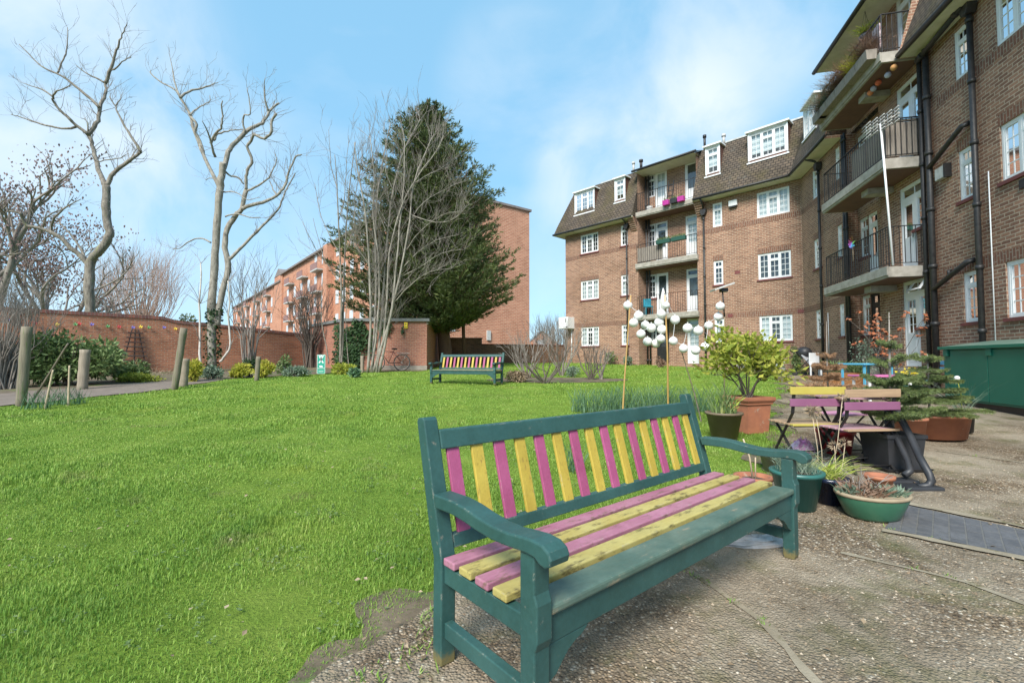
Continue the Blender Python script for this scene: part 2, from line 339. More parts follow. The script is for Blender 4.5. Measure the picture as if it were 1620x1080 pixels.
# ------------------------------------------------------------------ ground
def inpoly(P,x,y):
    ins=np.zeros(x.shape,bool); n=len(P)
    for i in range(n):
        (x0,y0),(x1,y1)=P[i],P[(i+1)%n]
        if y0==y1: continue
        c=((y0>y)!=(y1>y))&(x<(x1-x0)*(y-y0)/(y1-y0)+x0); ins^=c
    return ins
gvec=np.vectorize(g)
def wig(x,y,a): return a*(np.sin(x*5.1+y*2.3)+.6*np.sin(x*11.7-y*9.1)+.4*np.sin(x*23+y*19)), a*(np.sin(y*4.7-x*2.9)+.6*np.sin(y*12.3+x*8.1)+.4*np.sin(y*21-x*25))
def sheet(name,P,cell,dz,mat,jag=0,und=0,holes=()):
    xs=[p[0] for p in P]; ys=[p[1] for p in P]
    nx=int((max(xs)-min(xs))/cell)+3; ny=int((max(ys)-min(ys))/cell)+3
    X,Y=np.meshgrid(min(xs)-cell+np.arange(nx)*cell,min(ys)-cell+np.arange(ny)*cell)
    cx,cy=X[:-1,:-1]+cell/2,Y[:-1,:-1]+cell/2
    wx,wy=wig(cx,cy,jag) if jag else (0,0)
    keep=inpoly(P,cx+wx,cy+wy)
    for h in holes: keep&=~inpoly(h,cx+wx,cy+wy)
    Z=gvec(X,Y)+dz
    if und: Z=Z+und*(np.sin(X*2.1+Y*.7)*np.sin(Y*1.7-X*.5)+.5*np.sin(X*5.3)*np.sin(Y*4.9))
    j,i=np.nonzero(keep); a=j*nx+i
    f=np.stack([a,a+1,a+nx+1,a+nx],1)
    used,inv=np.unique(f.ravel(),return_inverse=True)
    v=np.stack([X.ravel(),Y.ravel(),Z.ravel()],1)[used]
    if jag:                                   # ease the cell corners of the rim into an uneven curve
        E=np.sort(np.stack([inv.reshape(-1,4),np.roll(inv.reshape(-1,4),-1,1)],2).reshape(-1,2),1); U,cn=np.unique(E,axis=0,return_counts=True); B=U[cn==1]
        for _ in range(6):
            sm=np.zeros((len(v),2)); ct=np.zeros(len(v))
            for a_,b_ in ((0,1),(1,0)): np.add.at(sm,B[:,a_],v[B[:,b_],:2]); np.add.at(ct,B[:,a_],1)
            k=ct>0; v[k,:2]=.5*v[k,:2]+.5*sm[k]/ct[k][:,None]
    o=link(name,mesh_np(name,v,inv,4,mat,True)); return tag(o,kind='structure')
def lawnmat():
    m,nt,b,out=newmat('lawn_turf'); v=coord(nt,'Object')
    c=ramp(nt,noise(nt,v,1.3,6,.65),[(.25,(.115,.185,.028)),(.5,(.18,.275,.042)),(.75,(.27,.35,.07))])
    c=mixc(nt,.6,c,ramp(nt,noise(nt,v,38,4,.7),[(.3,(.45,.5,.4)),(.7,(1.4,1.35,1.2))]),'MULTIPLY')
    f=ramp(nt,noise(nt,v,.9,5,.7),[(.60,(0,0,0)),(.74,(.75,.75,.75))]); c=mixc(nt,f,c,(.19,.145,.07))
    nt.links.new(c,b.inputs['Base Color']); b.inputs['Roughness'].default_value=.9; b.inputs['Specular IOR Level'].default_value=.1
    bump(nt,b,noise(nt,v,70,4,.7),1.0,.03); return m
def patiomat():
    m,nt,b,out=newmat('exposed_aggregate_concrete'); v=coord(nt,'Object')
    vo=N(nt,'TexVoronoi'); vo.inputs['Scale'].default_value=78; vo.inputs['Randomness'].default_value=1; nt.links.new(v,vo.inputs['Vector'])
    st=N(nt,'SeparateColor'); nt.links.new(vo.outputs['Color'],st.inputs[0])
    stone=ramp(nt,st.outputs[0],[(0,(.085,.06,.04)),(.25,(.20,.145,.09)),(.5,(.30,.215,.13)),(.7,(.23,.19,.145)),(.88,(.44,.32,.20)),(1,(.75,.68,.56))])
    dm=ramp(nt,vo.outputs['Distance'],[(.25,(1,1,1)),(.6,(.35,.33,.3))])
    c=mixc(nt,.75,stone,dm,'MULTIPLY')
    n=noise(nt,v,1.1,6,.65); c=mixc(nt,ramp(nt,n,[(.38,(0,0,0)),(.58,(.82,.82,.82))]),c,(.345,.29,.215))
    n3=noise(nt,v,2.3,5,.7); c=mixc(nt,ramp(nt,n3,[(.52,(0,0,0)),(.68,(.75,.75,.75))]),c,(.13,.125,.05))
    n4=noise(nt,v,.8,6,.7); c=mixc(nt,.7,c,ramp(nt,n4,[(.3,(.42,.4,.36)),(.55,(1,1,1)),(.72,(1.2,1.18,1.12))]),'MULTIPLY')
    nt.links.new(c,b.inputs['Base Color']); b.inputs['Roughness'].default_value=.8; b.inputs['Specular IOR Level'].default_value=.3
    bump(nt,b,ramp(nt,vo.outputs['Distance'],[(.2,(1,1,1)),(.7,(0,0,0))]),1.0,.006); return m
MT['lawn']=lawnmat(); MT['patio']=patiomat()
MT['pathm']=M('gritty_path',(.14,.11,.085),(.21,.165,.135),4,.9,.5,60)
MT['bed']=M('bed_soil',(.085,.065,.04),(.17,.13,.085),6,.95,.9,30,worn=(.09,.14,.03),wscale=1.6,wpos=.55)
MT['seam']=M('pale_mortar_seam',(.31,.265,.19),(.21,.175,.12),6,.85,.5,60,worn=(.14,.12,.06),wscale=4,wpos=.55)
MT['far']=M('far_ground',(.10,.12,.05),(.16,.15,.09),.3,.95)
PATIO=[(-.86,1.5),(-.62,1.76),(-.44,1.93),(-.40,2.40),(.25,2.9),(1.0,3.4),(2.25,4.3),(3.0,5.25),(3.75,6.3),(4.6,8),(5.7,9.7),(7.2,12),(9.0,15.4),(10.9,17.6),(12.5,17.0),(14,9),(14,-5),(-1.6,-5),(-1.5,.6)]
WA=V((-17.4,15.7)); WB=V((-10.6,24.0)); wdir=(WB-WA).normalized(); wnor=V((wdir.y,-wdir.x))   # towards the garden
def wp(k,d): q=WA+wdir*k+wnor*d; return (q.x,q.y)
PATHP=[(-30,-2),(-12.2,7.6),(-10.2,9.25),(-9.3,12.2),(-9.6,15.2),(-9.9,15.9),(-11.4,14.6),(-12.6,11.3),(-14.5,9.3),(-32,2)]
BED=[wp(-12,-.2),wp(-4,-.2),wp(12.5,-.2),(-10.2,24.4),(-7.6,21.2),(-7.2,20.4),(-3.7,20.4),(-3.7,19.7),(-6,19.3),(-8.4,17.2),(-9.6,15.9),(-11.4,14.6),(-12.6,11.3),(-14.5,9.3),(-30,3)]
ROUND=[(1.45+2.35*math.cos(a),15.35+1.0*math.sin(a)) for a in np.linspace(0,2*math.pi,24,endpoint=False)]
LAWN=[(-40,-4),(14,-4),(16,30),(-6,30),(-12,27),(-40,10)]
sheet('ground',[(-400,-120),(400,-120),(400,700),(-400,700)],10,-.35,MT['far'])
sheet('lawn',LAWN,.3,0,MT['lawn'],holes=())
sheet('patio',PATIO,.04,.022,MT['patio'],jag=.085)
sheet('worn_soil_edge',[(x-.15,y+.10) if i<17 else (x,y) for i,(x,y) in enumerate(PATIO)],.05,.010,MT['bed'],jag=.12)
sheet('path',PATHP,.15,.018,MT['pathm'],jag=.08)
sheet('garden_bed',BED,.2,.011,MT['bed'],jag=.1)
tag(sheet('round_bed',ROUND,.1,.012,MT['bed'],jag=.06))
def ribbon(name,pts,w,dz,mat):
    P=[gpt(*p) for p in pts]; mb=MB(); Q=[]
    for i in range(len(P)-1):
        n=max(2,int((P[i+1]-P[i]).length/.06))
        Q+=[P[i].lerp(P[i+1],k/n) for k in range(n)]
    Q.append(P[-1]); prev=None
    for i,q in enumerate(Q):
        t=(Q[min(i+1,len(Q)-1)]-Q[max(i-1,0)]); t.z=0; t.normalize(); s=V((-t.y,t.x,0))
        off=.022*mnoise.noise(V((q.x*3,q.y*3,1))); ww=w*(1+.7*mnoise.noise(V((q.x*7,q.y*7,4))))
        a=q+s*(off+ww/2); b=q+s*(off-ww/2); a.z=g(a.x,a.y)+dz; b.z=g(b.x,b.y)+dz
        if prev: mb.face([prev[0],a,b,prev[1]])
        prev=(a,b)
    return tag(mb.build(name,mat),kind='structure')
ribbon('concrete_seam',[(1330,880),(1362,887),(1440,905),(1530,928),(1640,970)],.035,.027,MT['seam'])
ribbon('concrete_seam',[(1085,905),(1160,960),(1215,1000),(1250,1035),(1300,1095)],.04,.027,MT['seam'])
ribbon('concrete_seam',[(1480,716),(1540,724),(1640,738)],.04,.027,MT['seam'])
mb=MB(); q=[gpt(*p) for p in ((1400,842),(1660,895),(1660,853),(1428,803))]
for p in q: p.z=g(p.x,p.y)+.030
mb.face(q); me=mb.build('brick_paver_strip',MT['bluebrick']); du=(q[1]-q[0]).normalized(); uvl=me.data.uv_layers.new(name='UVMap')
for li,l in enumerate(me.data.loops): c_=me.data.vertices[l.vertex_index].co-q[0]; a_=c_.dot(du); uvl.data[li].uv=(V((-du.y,du.x,0)).dot(c_)*1.3,a_*1.3)
tag(me,kind='structure')
for i,(a,b_) in enumerate((((1396,845),(1680,903)),((1426,800),(1680,852)))):
    ribbon('concrete_edging',[a,((a[0]+b_[0])/2,(a[1]+b_[1])/2),b_],.075,.034,MT['seam'])
# grass blades: one object nobody could count
def blades():
    P=[]; W_=[]
    def put(x0,x1,y0,y1,dens,h,w):
        n=int((x1-x0)*(y1-y0)*dens); x=NR.uniform(x0,x1,n); y=NR.uniform(y0,y1,n)
        k=(np.abs(x)<1.5*y+1.9)&(x<8.5)&(x>-25)
        wx,wy=wig(x,y,.05)
        jx=NR.normal(0,.07,n); jy=NR.normal(0,.07,n); k&=~inpoly(PATIO,x+wx*1.75+jx,y+wy*1.75+jy); k&=~inpoly(PATHP,x,y); k&=~inpoly(BED,x,y); k&=~inpoly(ROUND,x,y); k&=inpoly(LAWN,x,y)
        # thin, bare spots
        bare=np.sin(x*1.9+1.3*np.sin(y*1.1))*np.sin(y*2.3+x*.7)
        k&=NR.uniform(0,1,n)<np.clip(1.2-np.clip(bare-.4,0,1)*1.2-.75*np.exp(-((x+1.15)**2+(y-2.15)**2)/.12)-.6*np.exp(-((x+1.9)**2/.5+(y-1.75)**2/.05)),0.04,1)
        x,y=x[k],y[k]; m=len(x)
        cl=.75+.35*np.sin(x*3.1+y*1.3)*np.sin(y*2.7-x*1.1)+.25*np.sin(x*9+y*7)*np.sin(y*8-x*6)
        pa=np.sin(x*.8+1.1*np.sin(y*.9))*np.sin(y*1.0-x*.35+2)+.4*np.sin(x*2.7+y*1.9)*np.sin(y*3.1-x*1.3)
        cl=cl*(.85+.4*np.clip(pa,-1,1))
        P.append(np.stack([x,y,gvec(x,y),h*cl*NR.uniform(.55,1.35,m),w*NR.uniform(.7,1.3,m)],1))
    put(-5,3,.6,2.6,10000,.034,.0036)
    put(-7,4,2.6,4.2,7000,.036,.0045)
    put(-11,4.5,4.2,7,3200,.038,.0065)
    put(-18,6,7,11,900,.045,.011)
    put(-16,8.5,11,17,320,.045,.018)
    put(-8,8.5,17,27,110,.06,.03)
    A=np.concatenate(P); n=len(A); an=NR.uniform(0,2*np.pi,n); ln=NR.uniform(.15,1.0,n)
    d=np.stack([np.cos(an),np.sin(an),np.zeros(n)],1); s=np.stack([-np.sin(an),np.cos(an),np.zeros(n)],1)*A[:,4:5]
    p=A[:,:3]; h=A[:,3:4]; up=np.array([0,0,1.])
    m1=p+up*h*.6+d*h*.25*ln[:,None]; tp=p+up*h*(1-.25*ln[:,None])+d*h*.85*ln[:,None]
    v=np.stack([p-s*.5,p+s*.5,m1+s*.38,m1-s*.38,tp],1).reshape(-1,3); b5=np.arange(n)*5
    f=np.stack([b5,b5+1,b5+2,b5+3,b5+3,b5+2,b5+4,b5+4],1)
    tri=np.concatenate([np.stack([b5,b5+1,b5+2],1),np.stack([b5,b5+2,b5+3],1),np.stack([b5+3,b5+2,b5+4],1)]).ravel()
    me=mesh_np('grass',v,tri,3,MT['grass']); o=link('grass',me); tag(o,kind='stuff'); print('blades',n)
MT['grass']=leafmat('grass_blade',[(.095,.19,.026),(.165,.295,.042),(.25,.39,.064),(.43,.49,.15)],tr=.25,pscale=1.1)
def _patchy():                                 # mossy yellow patches, lush dark patches and worn straw coloured ones
    nt=MT['grass'].node_tree; v=coord(nt,'Object')
    r_=[n for n in nt.nodes if n.type=='VALTORGB'][0]; outs=[l.to_socket for l in r_.outputs[0].links]; c=r_.outputs[0]
    c=mixc(nt,ramp(nt,noise(nt,v,.75,5,.65),[(.54,(0,0,0)),(.70,(.6,.6,.6))]),c,(.32,.37,.05))
    n_=N(nt,'Mapping'); n_.inputs['Location'].default_value=(7,3,0); nt.links.new(v,n_.inputs[0])
    c=mixc(nt,ramp(nt,noise(nt,n_.outputs[0],1.1,5,.7),[(.52,(0,0,0)),(.68,(.7,.7,.7))]),c,(.10,.215,.035))
    n_=N(nt,'Mapping'); n_.inputs['Location'].default_value=(-4,11,0); nt.links.new(v,n_.inputs[0])
    c=mixc(nt,ramp(nt,noise(nt,n_.outputs[0],1.5,6,.75),[(.58,(0,0,0)),(.70,(.75,.75,.75))]),c,(.27,.24,.11))
    for o_ in outs: nt.links.new(c,o_)
_patchy()
blades()
# leaf litter and daisies of bare earth
c=Cards(); CLV=Cards()
for i in range(900):
    if i<260: x,y=R.uniform(-.9,4.5),R.uniform(1.6,6)
    elif i<420: x,y=R.uniform(-4,2.5),R.uniform(1.6,6)
    else:
        k=R.uniform(-6,11); d=R.uniform(.2,3.2); x,y=wp(k,d)
    s=R.uniform(.012,.035)*(1 if i<420 else 2.2); a=R.uniform(0,6.3)
    c.add((x,y,g(x,y)+.03+(.03 if 260<=i<420 else 0)),(s*math.cos(a),s*math.sin(a),R.uniform(-.1,.4)*s),(-s*.7*math.sin(a),s*.7*math.cos(a),R.uniform(-.2,.3)*s))
for i in range(800):                     # clover and weeds in the turf
    x,y=R.gauss(-1.0,1.6),R.uniform(1.7,6.5)
    if inpoly(PATIO,np.array([x]),np.array([y]))[0]: continue
    cx_,cy_=round(x*1.4)/1.4,round(y*1.4)/1.4; x=cx_+(x-cx_)*.55; y=cy_+(y-cy_)*.55
    for k in range(3):
        a=R.uniform(0,6.3); s=R.uniform(.010,.02); CLV.add((x,y,g(x,y)+R.uniform(.012,.032)),(s*math.cos(a),s*math.sin(a),.15*s),(-s*.9*math.sin(a),s*.9*math.cos(a),0))
tag(CLV.build('clover',MT['leaf']),kind='stuff')
tag(c.build('fallen_leaves',MT['litter']),kind='stuff')

# weeds along joints and edges
c=Cards()
def weed(x,y,n,h):
    for _ in range(n):
        a=R.uniform(0,6.3); L_=h*R.uniform(.5,1.2); c.add((x+R.gauss(0,.02),y+R.gauss(0,.02),g(x,y)+.02),(L_*math.cos(a)*.7,L_*math.sin(a)*.7,L_*R.uniform(.3,1)),(-.006*math.sin(a),.006*math.cos(a),0))
for i in range(90):
    k=R.randint(0,11); f=R.random(); (x0,y0),(x1,y1)=PATIO[k],PATIO[k+1]; weed(x0+(x1-x0)*f+R.gauss(.06,.06),y0+(y1-y0)*f+R.gauss(-.04,.06),R.randint(3,9),.04)
for px,py in ((1085,905),(1120,930),(1165,962),(1205,990),(1440,905),(1500,918),(1540,724),(1410,843),(1480,858),(1100,918)):
    p=gpt(px,py); weed(p.x,p.y,12,.03)
tag(c.build('weeds',MT['grass']),kind='stuff')
# loose grit lying on the concrete
n=5200; gx=NR.uniform(-.9,5.2,n); gy=NR.uniform(1.45,5.2,n)**1.0; k=inpoly(PATIO,gx+.05,gy-.05); gx,gy=gx[k],gy[k]; n=len(gx); gr=NR.uniform(.0022,.0062,n)*NR.choice([1,1,1,1.5],n)
oct_=np.array([[1,0,0],[0,1,0],[-1,0,0],[0,-1,0],[0,0,.7],[0,0,-.7]],float); rot=NR.uniform(0,6.28,n); jit=NR.uniform(.6,1.4,(n,6,1))
vv=oct_[None]*jit*gr[:,None,None]; cs,sn=np.cos(rot)[:,None],np.sin(rot)[:,None]; vx=vv[:,:,0]*cs-vv[:,:,1]*sn+gx[:,None]; vy=vv[:,:,0]*sn+vv[:,:,1]*cs+gy[:,None]; vz=vv[:,:,2]+(gvec(gx,gy)+.0235)[:,None]
tf=np.array([[0,1,4],[1,2,4],[2,3,4],[3,0,4],[1,0,5],[2,1,5],[3,2,5],[0,3,5]]); fl=(tf[None]+(np.arange(n)*6)[:,None,None]).ravel()
MT['grit']=leafmat('loose_grit',[(.10,.075,.05),(.28,.20,.13),(.40,.32,.23),(.62,.57,.48)],.8,0,9)
tag(link('loose_grit',mesh_np('loose_grit',np.stack([vx,vy,vz],2).reshape(-1,3),fl,3,MT['grit'])),kind='stuff')
# ------------------------------------------------------------------ slatted benches
MT['green']=paintwood('teal_green_paint',(.024,.078,.074),(.038,.105,.096),(.17,.18,.15),(1,1,1),.63,.5)
MT['greenseat']=paintwood('worn_teal_seat_paint',(.055,.115,.095),(.13,.18,.14),(.26,.23,.16),(.3,1,1),.60,.55)
MT['pink']=paintwood('pink_paint',(.36,.075,.18),(.42,.10,.215),(.24,.06,.12),(4,4,.5),.60,.5)
MT['yellow']=paintwood('yellow_paint',(.48,.345,.055),(.55,.42,.075),(.30,.20,.05),(4,4,.5),.57,.5)
MT['pinkseat']=paintwood('worn_pink_seat_paint',(.37,.14,.22),(.43,.20,.27),(.20,.12,.10),(.35,1,1),.55,.55)
MT['yellowseat']=paintwood('worn_yellow_seat_paint',(.42,.34,.10),(.48,.42,.16),(.16,.13,.05),(.35,1,1),.53,.55)
def _foot():                                   # mossy, bleached feet
    nt=MT['green'].node_tree; b=[n for n in nt.nodes if n.type=='BSDF_PRINCIPLED'][0]; src=b.inputs['Base Color'].links[0].from_socket; v=coord(nt,'Object')
    sp=N(nt,'SeparateXYZ'); nt.links.new(v,sp.inputs[0]); a_=N(nt,'Math',operation='MULTIPLY_ADD'); nt.links.new(noise(nt,v,25,5,.7),a_.inputs[0]); a_.inputs[1].default_value=.14; nt.links.new(sp.outputs[2],a_.inputs[2])
    nt.links.new(mixc(nt,ramp(nt,a_.outputs[0],[(.09,(.9,.9,.9)),(.125,(0,0,0))]),src,(.16,.13,.05)),b.inputs['Base Color'])
_foot()
BL,BD,BW=2.17,.528,.066
def bench(label,first_pink,loc,rz):
    t=empty('garden_bench',loc,label,'bench','teal benches with pink and yellow slats',rz)
    gm=MT['green']
    prof=[(BD,0),(BD,.40),(BD+.026,.50),(BD+.146,.93),(BD+.160,.942),(BD+.198,.936),(BD+.205,.92),(BD+.085,.46),(BD+.062,.40),(BD+.062,0)]
    for x in (0,BL-BW):
        MB().prism(prof,x,x+BW,lambda a,p,q:(a,p,q)).build('back_post',gm,t,bevel=.005)
        lg=[(0,0.02),(0.006,0),(BW-.006,0),(BW,.02),(BW,.59),(0,.59),(0,.47),(-.012,.44),(-.012,.33),(0,.30)]
        MB().prism(lg,x,x+BW,lambda a,p,q:(a,p,q)).build('front_leg',gm,t,bevel=.005)
        top=[(BD+.05,.652),(.44,.656),(.36,.650),(.28,.637),(.20,.628),(.12,.629),(.05,.637),(0,.641),(-.045,.637),(-.072,.622),(-.082,.602),(-.076,.582),(-.055,.572),(-.03,.578),(-.012,.59),(.03,.592),(.12,.585),(.20,.582),(.28,.588),(.36,.598),(.44,.604),(BD+.035,.600)]
        ax=x-.012 if x==0 else x-.006
        MB().prism(top,ax,ax+BW+.018,lambda a,p,q:(a,p,q)).build('armrest',gm,t,bevel=.006)
        MB().box(x+.012,x+BW-.012,BW,BD,.315,.385).build('side_rail',gm,t,bevel=.004)
        MB().box(x+.014,x+BW-.014,BW,BD,.105,.165).build('stretcher',gm,t,bevel=.004)
    # rails of the back, leaning with the posts
    def lean(z): return BD+.026+(z-.50)*.12/.43
    def slab(x0,x1,z0,z1,th,o=.012,mb=None):
        mb=mb or MB()
        mb.prism([(lean(z0)+o,z0),(lean(z1)+o,z1),(lean(z1)+o+th,z1),(lean(z0)+o+th,z0)],x0,x1,lambda a,p,q:(a,p,q)); return mb
    slab(BW,BL-BW,.808,.886,.034,-.002).build('top_rail',gm,t,bevel=.006)
    slab(BW,BL-BW,.432,.482,.034,.004).build('lower_rail',gm,t,bevel=.005)
    n=16; pitch=(BL-2*BW)/n
    for i in range(n):
        x=BW+pitch*(i+.5); pk=(i%2==0)==first_pink
        slab(x-.031,x+.031,.478,.812,.016,.010).build('back_slat',MT['pink' if pk else 'yellow'],t,bevel=.003)
    y=BD-.012; 
    for i in range(4):
        w=.075; pk=i%2==0
        MB().box(.004 if i else .0,BL-.004,y-w,y,.392,.420).build('seat_slat',MT['pinkseat' if pk else 'yellowseat'],t,bevel=.005); y-=w+.026
    MB().box(BW+.002,BL-BW-.002,-.006,y,.388,.419).build('seat_slat',MT['greenseat'],t,bevel=.009)
    MB().box(BW,BL-BW,.012,.042,.292,.388).build('seat_rail',gm,t,bevel=.004)
    for s,x in ((1,BW),(-1,BL-BW)):
        pr=[(0,.292),(.20,.292),(.19,.283),(.165,.268),(.13,.258),(.10,.242),(.07,.215),(.045,.19),(.02,.178),(0,.172)]
        MB().prism(pr,.014,.040,lambda a,p,q,s=s,x=x:(x+s*p,a,q)).build('bracket',gm,t,bevel=.003)
    for x in (BL/3,2*BL/3): MB().box(x-.02,x+.02,.05,BD,.35,.392).build('seat_bearer',gm,t)
    return t
bench('large teal bench in the foreground standing on the concrete, pink end slat on the left',True,(.067,1.427,.022),.7017)
p=gpt(680,607)
bench('distant teal bench on the lawn in front of the conifer and brick outbuilding',False,(p.x,p.y,p.z+.01),-.372)
# ------------------------------------------------------------------ the brown brick block of flats: two wings meeting in a shallow inner corner
AN=math.atan(170/F); NN=V((math.cos(AN),-math.sin(AN),0)); DN=V((math.sin(AN),math.cos(AN),0)); DD=7.3
SNC=20.8456; CP=DN*SNC+NN*DD
BN=math.atan(710/F); DC=V((-math.sin(BN),math.cos(BN),0)); NC=V((math.cos(BN),math.sin(BN),0))
def FN(s,o,z): q=DN*s+NN*(DD+o); return V((q.x,q.y,z))
def FC(t,o,z): q=CP+DC*t+NC*o; return V((q.x,q.y,z))
MIT=.546
block=empty('apartment_block',(CP.x,CP.y,1.0),'brown brick block of flats with mansard roof and balconies on the right','building')
def blk(mb,name,mat,parent=None,uv=False,bevel=0):
    o=mb.build(name,mat,None,None,bevel,uv)
    if parent is None: o.parent=block; o.matrix_parent_inverse=Matrix.Translation(-block.location)
    else: o.parent=parent; 
    if parent is not None and parent is not block: o.matrix_parent_inverse=Matrix.Identity(4)
    return o
def wall(mb,fr,s0,s1,z0,z1,o,ops,rev=.16):
    ss=sorted({s0,s1,*[q for op in ops for q in op[:2] if s0<q<s1]}); zz=sorted({z0,z1,*[q for op in ops for q in op[2:4] if z0<q<z1]})
    for a,b in zip(ss,ss[1:]):
        for c,d in zip(zz,zz[1:]):
            ms,mz=(a+b)/2,(c+d)/2
            if any(p[0]<ms<p[1] and p[2]<mz<p[3] for p in ops): continue
            mb.face([fr(a,o,c),fr(b,o,c),fr(b,o,d),fr(a,o,d)])
    for p in ops:
        if len(p)>4 and p[4]=='big': continue
        a,b,c,d=p[:4]
        for q in (((a,o,c),(a,o+rev,c),(a,o+rev,d),(a,o,d)),((b,o,c),(b,o+rev,c),(b,o+rev,d),(b,o,d)),((a,o,d),(b,o,d),(b,o+rev,d),(a,o+rev,d)),((a,o,c),(b,o,c),(b,o+rev,c),(a,o+rev,c))):
            mb.face([fr(*k) for k in q])
def fb(mb,fr,s0,s1,o0,o1,z0,z1): mb.box(s0,s1,o0,o1,z0,z1,fr)
def light(mb,gl,fr,s0,s1,z0,z1,o,cols,rows,fw=.034):
    """one sash: its frame and thin glazing bars"""
    fb(mb,fr,s0,s0+fw,o-.012,o+.03,z0,z1); fb(mb,fr,s1-fw,s1,o-.012,o+.03,z0,z1)
    fb(mb,fr,s0+fw,s1-fw,o-.011,o+.03,z0,z0+fw); fb(mb,fr,s0+fw,s1-fw,o-.011,o+.03,z1-fw,z1)
    for k in range(1,cols): c=s0+fw+(s1-s0-2*fw)*k/cols; fb(mb,fr,c-.009,c+.009,o+.001,o+.018,z0+fw,z1-fw)
    for k in range(1,rows): c=z0+fw+(z1-z0-2*fw)*k/rows; fb(mb,fr,s0+fw,s1-fw,o+.002,o+.019,c-.009,c+.009)
    gl.face([fr(s0+fw,o+.010,z0+fw),fr(s1-fw,o+.010,z0+fw),fr(s1-fw,o+.010,z1-fw),fr(s0+fw,o+.010,z1-fw)])
def window(fr,s0,s1,z0,z1,o,kind,cur,sill=True,name='window'):
    mb=MB(); gl=MB(); f=.05; oo=o+.05
    fb(mb,fr,s0,s0+f,oo-.02,oo+.06,z0,z1); fb(mb,fr,s1-f,s1,oo-.02,oo+.06,z0,z1)
    fb(mb,fr,s0+f,s1-f,oo-.019,oo+.06,z0,z0+f); fb(mb,fr,s0+f,s1-f,oo-.019,oo+.06,z1-f,z1)
    a,b=s0+f,s1-f; m=.045; c,d=z0+f,z1-f; tz=d-(d-c)*.27
    if kind=='three':
        w=(b-a-2*m)/3
        for k in (1,2): x=a+k*w+(k-1)*m; fb(mb,fr,x,x+m,oo-.017,oo+.05,c,d)
        for k in range(3):
            x=a+k*(w+m)
            if k==1:
                fb(mb,fr,x,x+w,oo-.016,oo+.05,tz,tz+.04); light(mb,gl,fr,x,x+w,c,tz,oo,2,3); light(mb,gl,fr,x,x+w,tz+.04,d,oo,2,1)
            else: light(mb,gl,fr,x,x+w,c,d,oo,2,4)
    elif kind=='two':
        w=(b-a-m)/2; fb(mb,fr,a+w,a+w+m,oo-.017,oo+.05,c,d); light(mb,gl,fr,a,a+w,c,d,oo,2,4)
        x=a+w+m; fb(mb,fr,x,b,oo-.016,oo+.05,tz,tz+.04); light(mb,gl,fr,x,b,c,tz,oo,1,3); light(mb,gl,fr,x,b,tz+.04,d,oo,1,1)
    elif kind=='top':
        fb(mb,fr,a,b,oo-.016,oo+.05,tz,tz+.04); light(mb,gl,fr,a,b,c,tz,oo,2,3); light(mb,gl,fr,a,b,tz+.04,d,oo,2,1)
    elif kind=='plain': light(mb,gl,fr,a,b,c,d,oo,2,4)
    elif kind=='fan': light(mb,gl,fr,a,b,c,d,oo,2,1)
    w=blk(mb,name,MT['white']); blk(gl,'pane',MT['glass'],w)
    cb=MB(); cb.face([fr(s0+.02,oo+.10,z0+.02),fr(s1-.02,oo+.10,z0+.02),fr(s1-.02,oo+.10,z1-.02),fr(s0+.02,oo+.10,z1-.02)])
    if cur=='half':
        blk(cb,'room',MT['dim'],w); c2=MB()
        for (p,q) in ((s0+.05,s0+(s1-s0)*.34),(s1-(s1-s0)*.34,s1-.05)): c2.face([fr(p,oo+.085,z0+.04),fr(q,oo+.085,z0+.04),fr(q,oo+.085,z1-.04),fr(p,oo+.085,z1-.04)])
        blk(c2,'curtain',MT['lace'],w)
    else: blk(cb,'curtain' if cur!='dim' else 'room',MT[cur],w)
    if sill:
        sb=MB(); fb(sb,fr,s0-.05,s1+.05,o-.045,o+.05,z0-.075,z0-.004); blk(sb,'sill',MT['sill'],w)
    return w
def door(fr,s0,s1,z0,z1,o,cur='dim',mat='white',fan=True):
    """glazed balcony door with a solid panel below and a fanlight above"""
    mb=MB(); gl=MB(); f=.05; oo=o+.05
    fb(mb,fr,s0,s0+f,oo-.02,oo+.06,z0,z1); fb(mb,fr,s1-f,s1,oo-.02,oo+.06,z0,z1); fb(mb,fr,s0+f,s1-f,oo-.019,oo+.06,z1-f,z1)
    top=z1-f
    if fan:
        tz=z1-.36; fb(mb,fr,s0+f,s1-f,oo-.018,oo+.06,tz,tz+.05); light(mb,gl,fr,s0+f,s1-f,tz+.05,top,oo,1,1); top=tz
    a,b=s0+f,s1-f; mid=z0+.78
    light(mb,gl,fr,a,b,mid,top,oo,1 if not cur=='lace' else 2,1 if cur!='lace' else 4,.085); fb(mb,fr,a,b,oo-.010,oo+.028,z0+.02,mid-.002)
    fb(mb,fr,a+.1,b-.1,oo-.016,oo-.009,z0+.12,mid-.1); fb(mb,fr,a,b,oo-.03,oo+.06,z0-.03,z0+.018)
    w=blk(mb,'balcony_door',MT[mat]); blk(gl,'pane',MT['glass'],w)
    hb=MB(); fb(hb,fr,a+.035,a+.055,oo-.06,oo-.012,mid+.02,mid+.16); blk(hb,'handle',MT['lead'],w)
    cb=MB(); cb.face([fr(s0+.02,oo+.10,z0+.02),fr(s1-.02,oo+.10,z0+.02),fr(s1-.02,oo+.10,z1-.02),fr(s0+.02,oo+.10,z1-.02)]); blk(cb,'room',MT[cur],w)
    return w
ROW=((2.02,3.10),(4.67,5.78),(7.36,8.46)); FLO=(1.05,3.53,6.22,8.92)
EZ=8.62; TENDC=12.37
opsC=[]; wins=[]
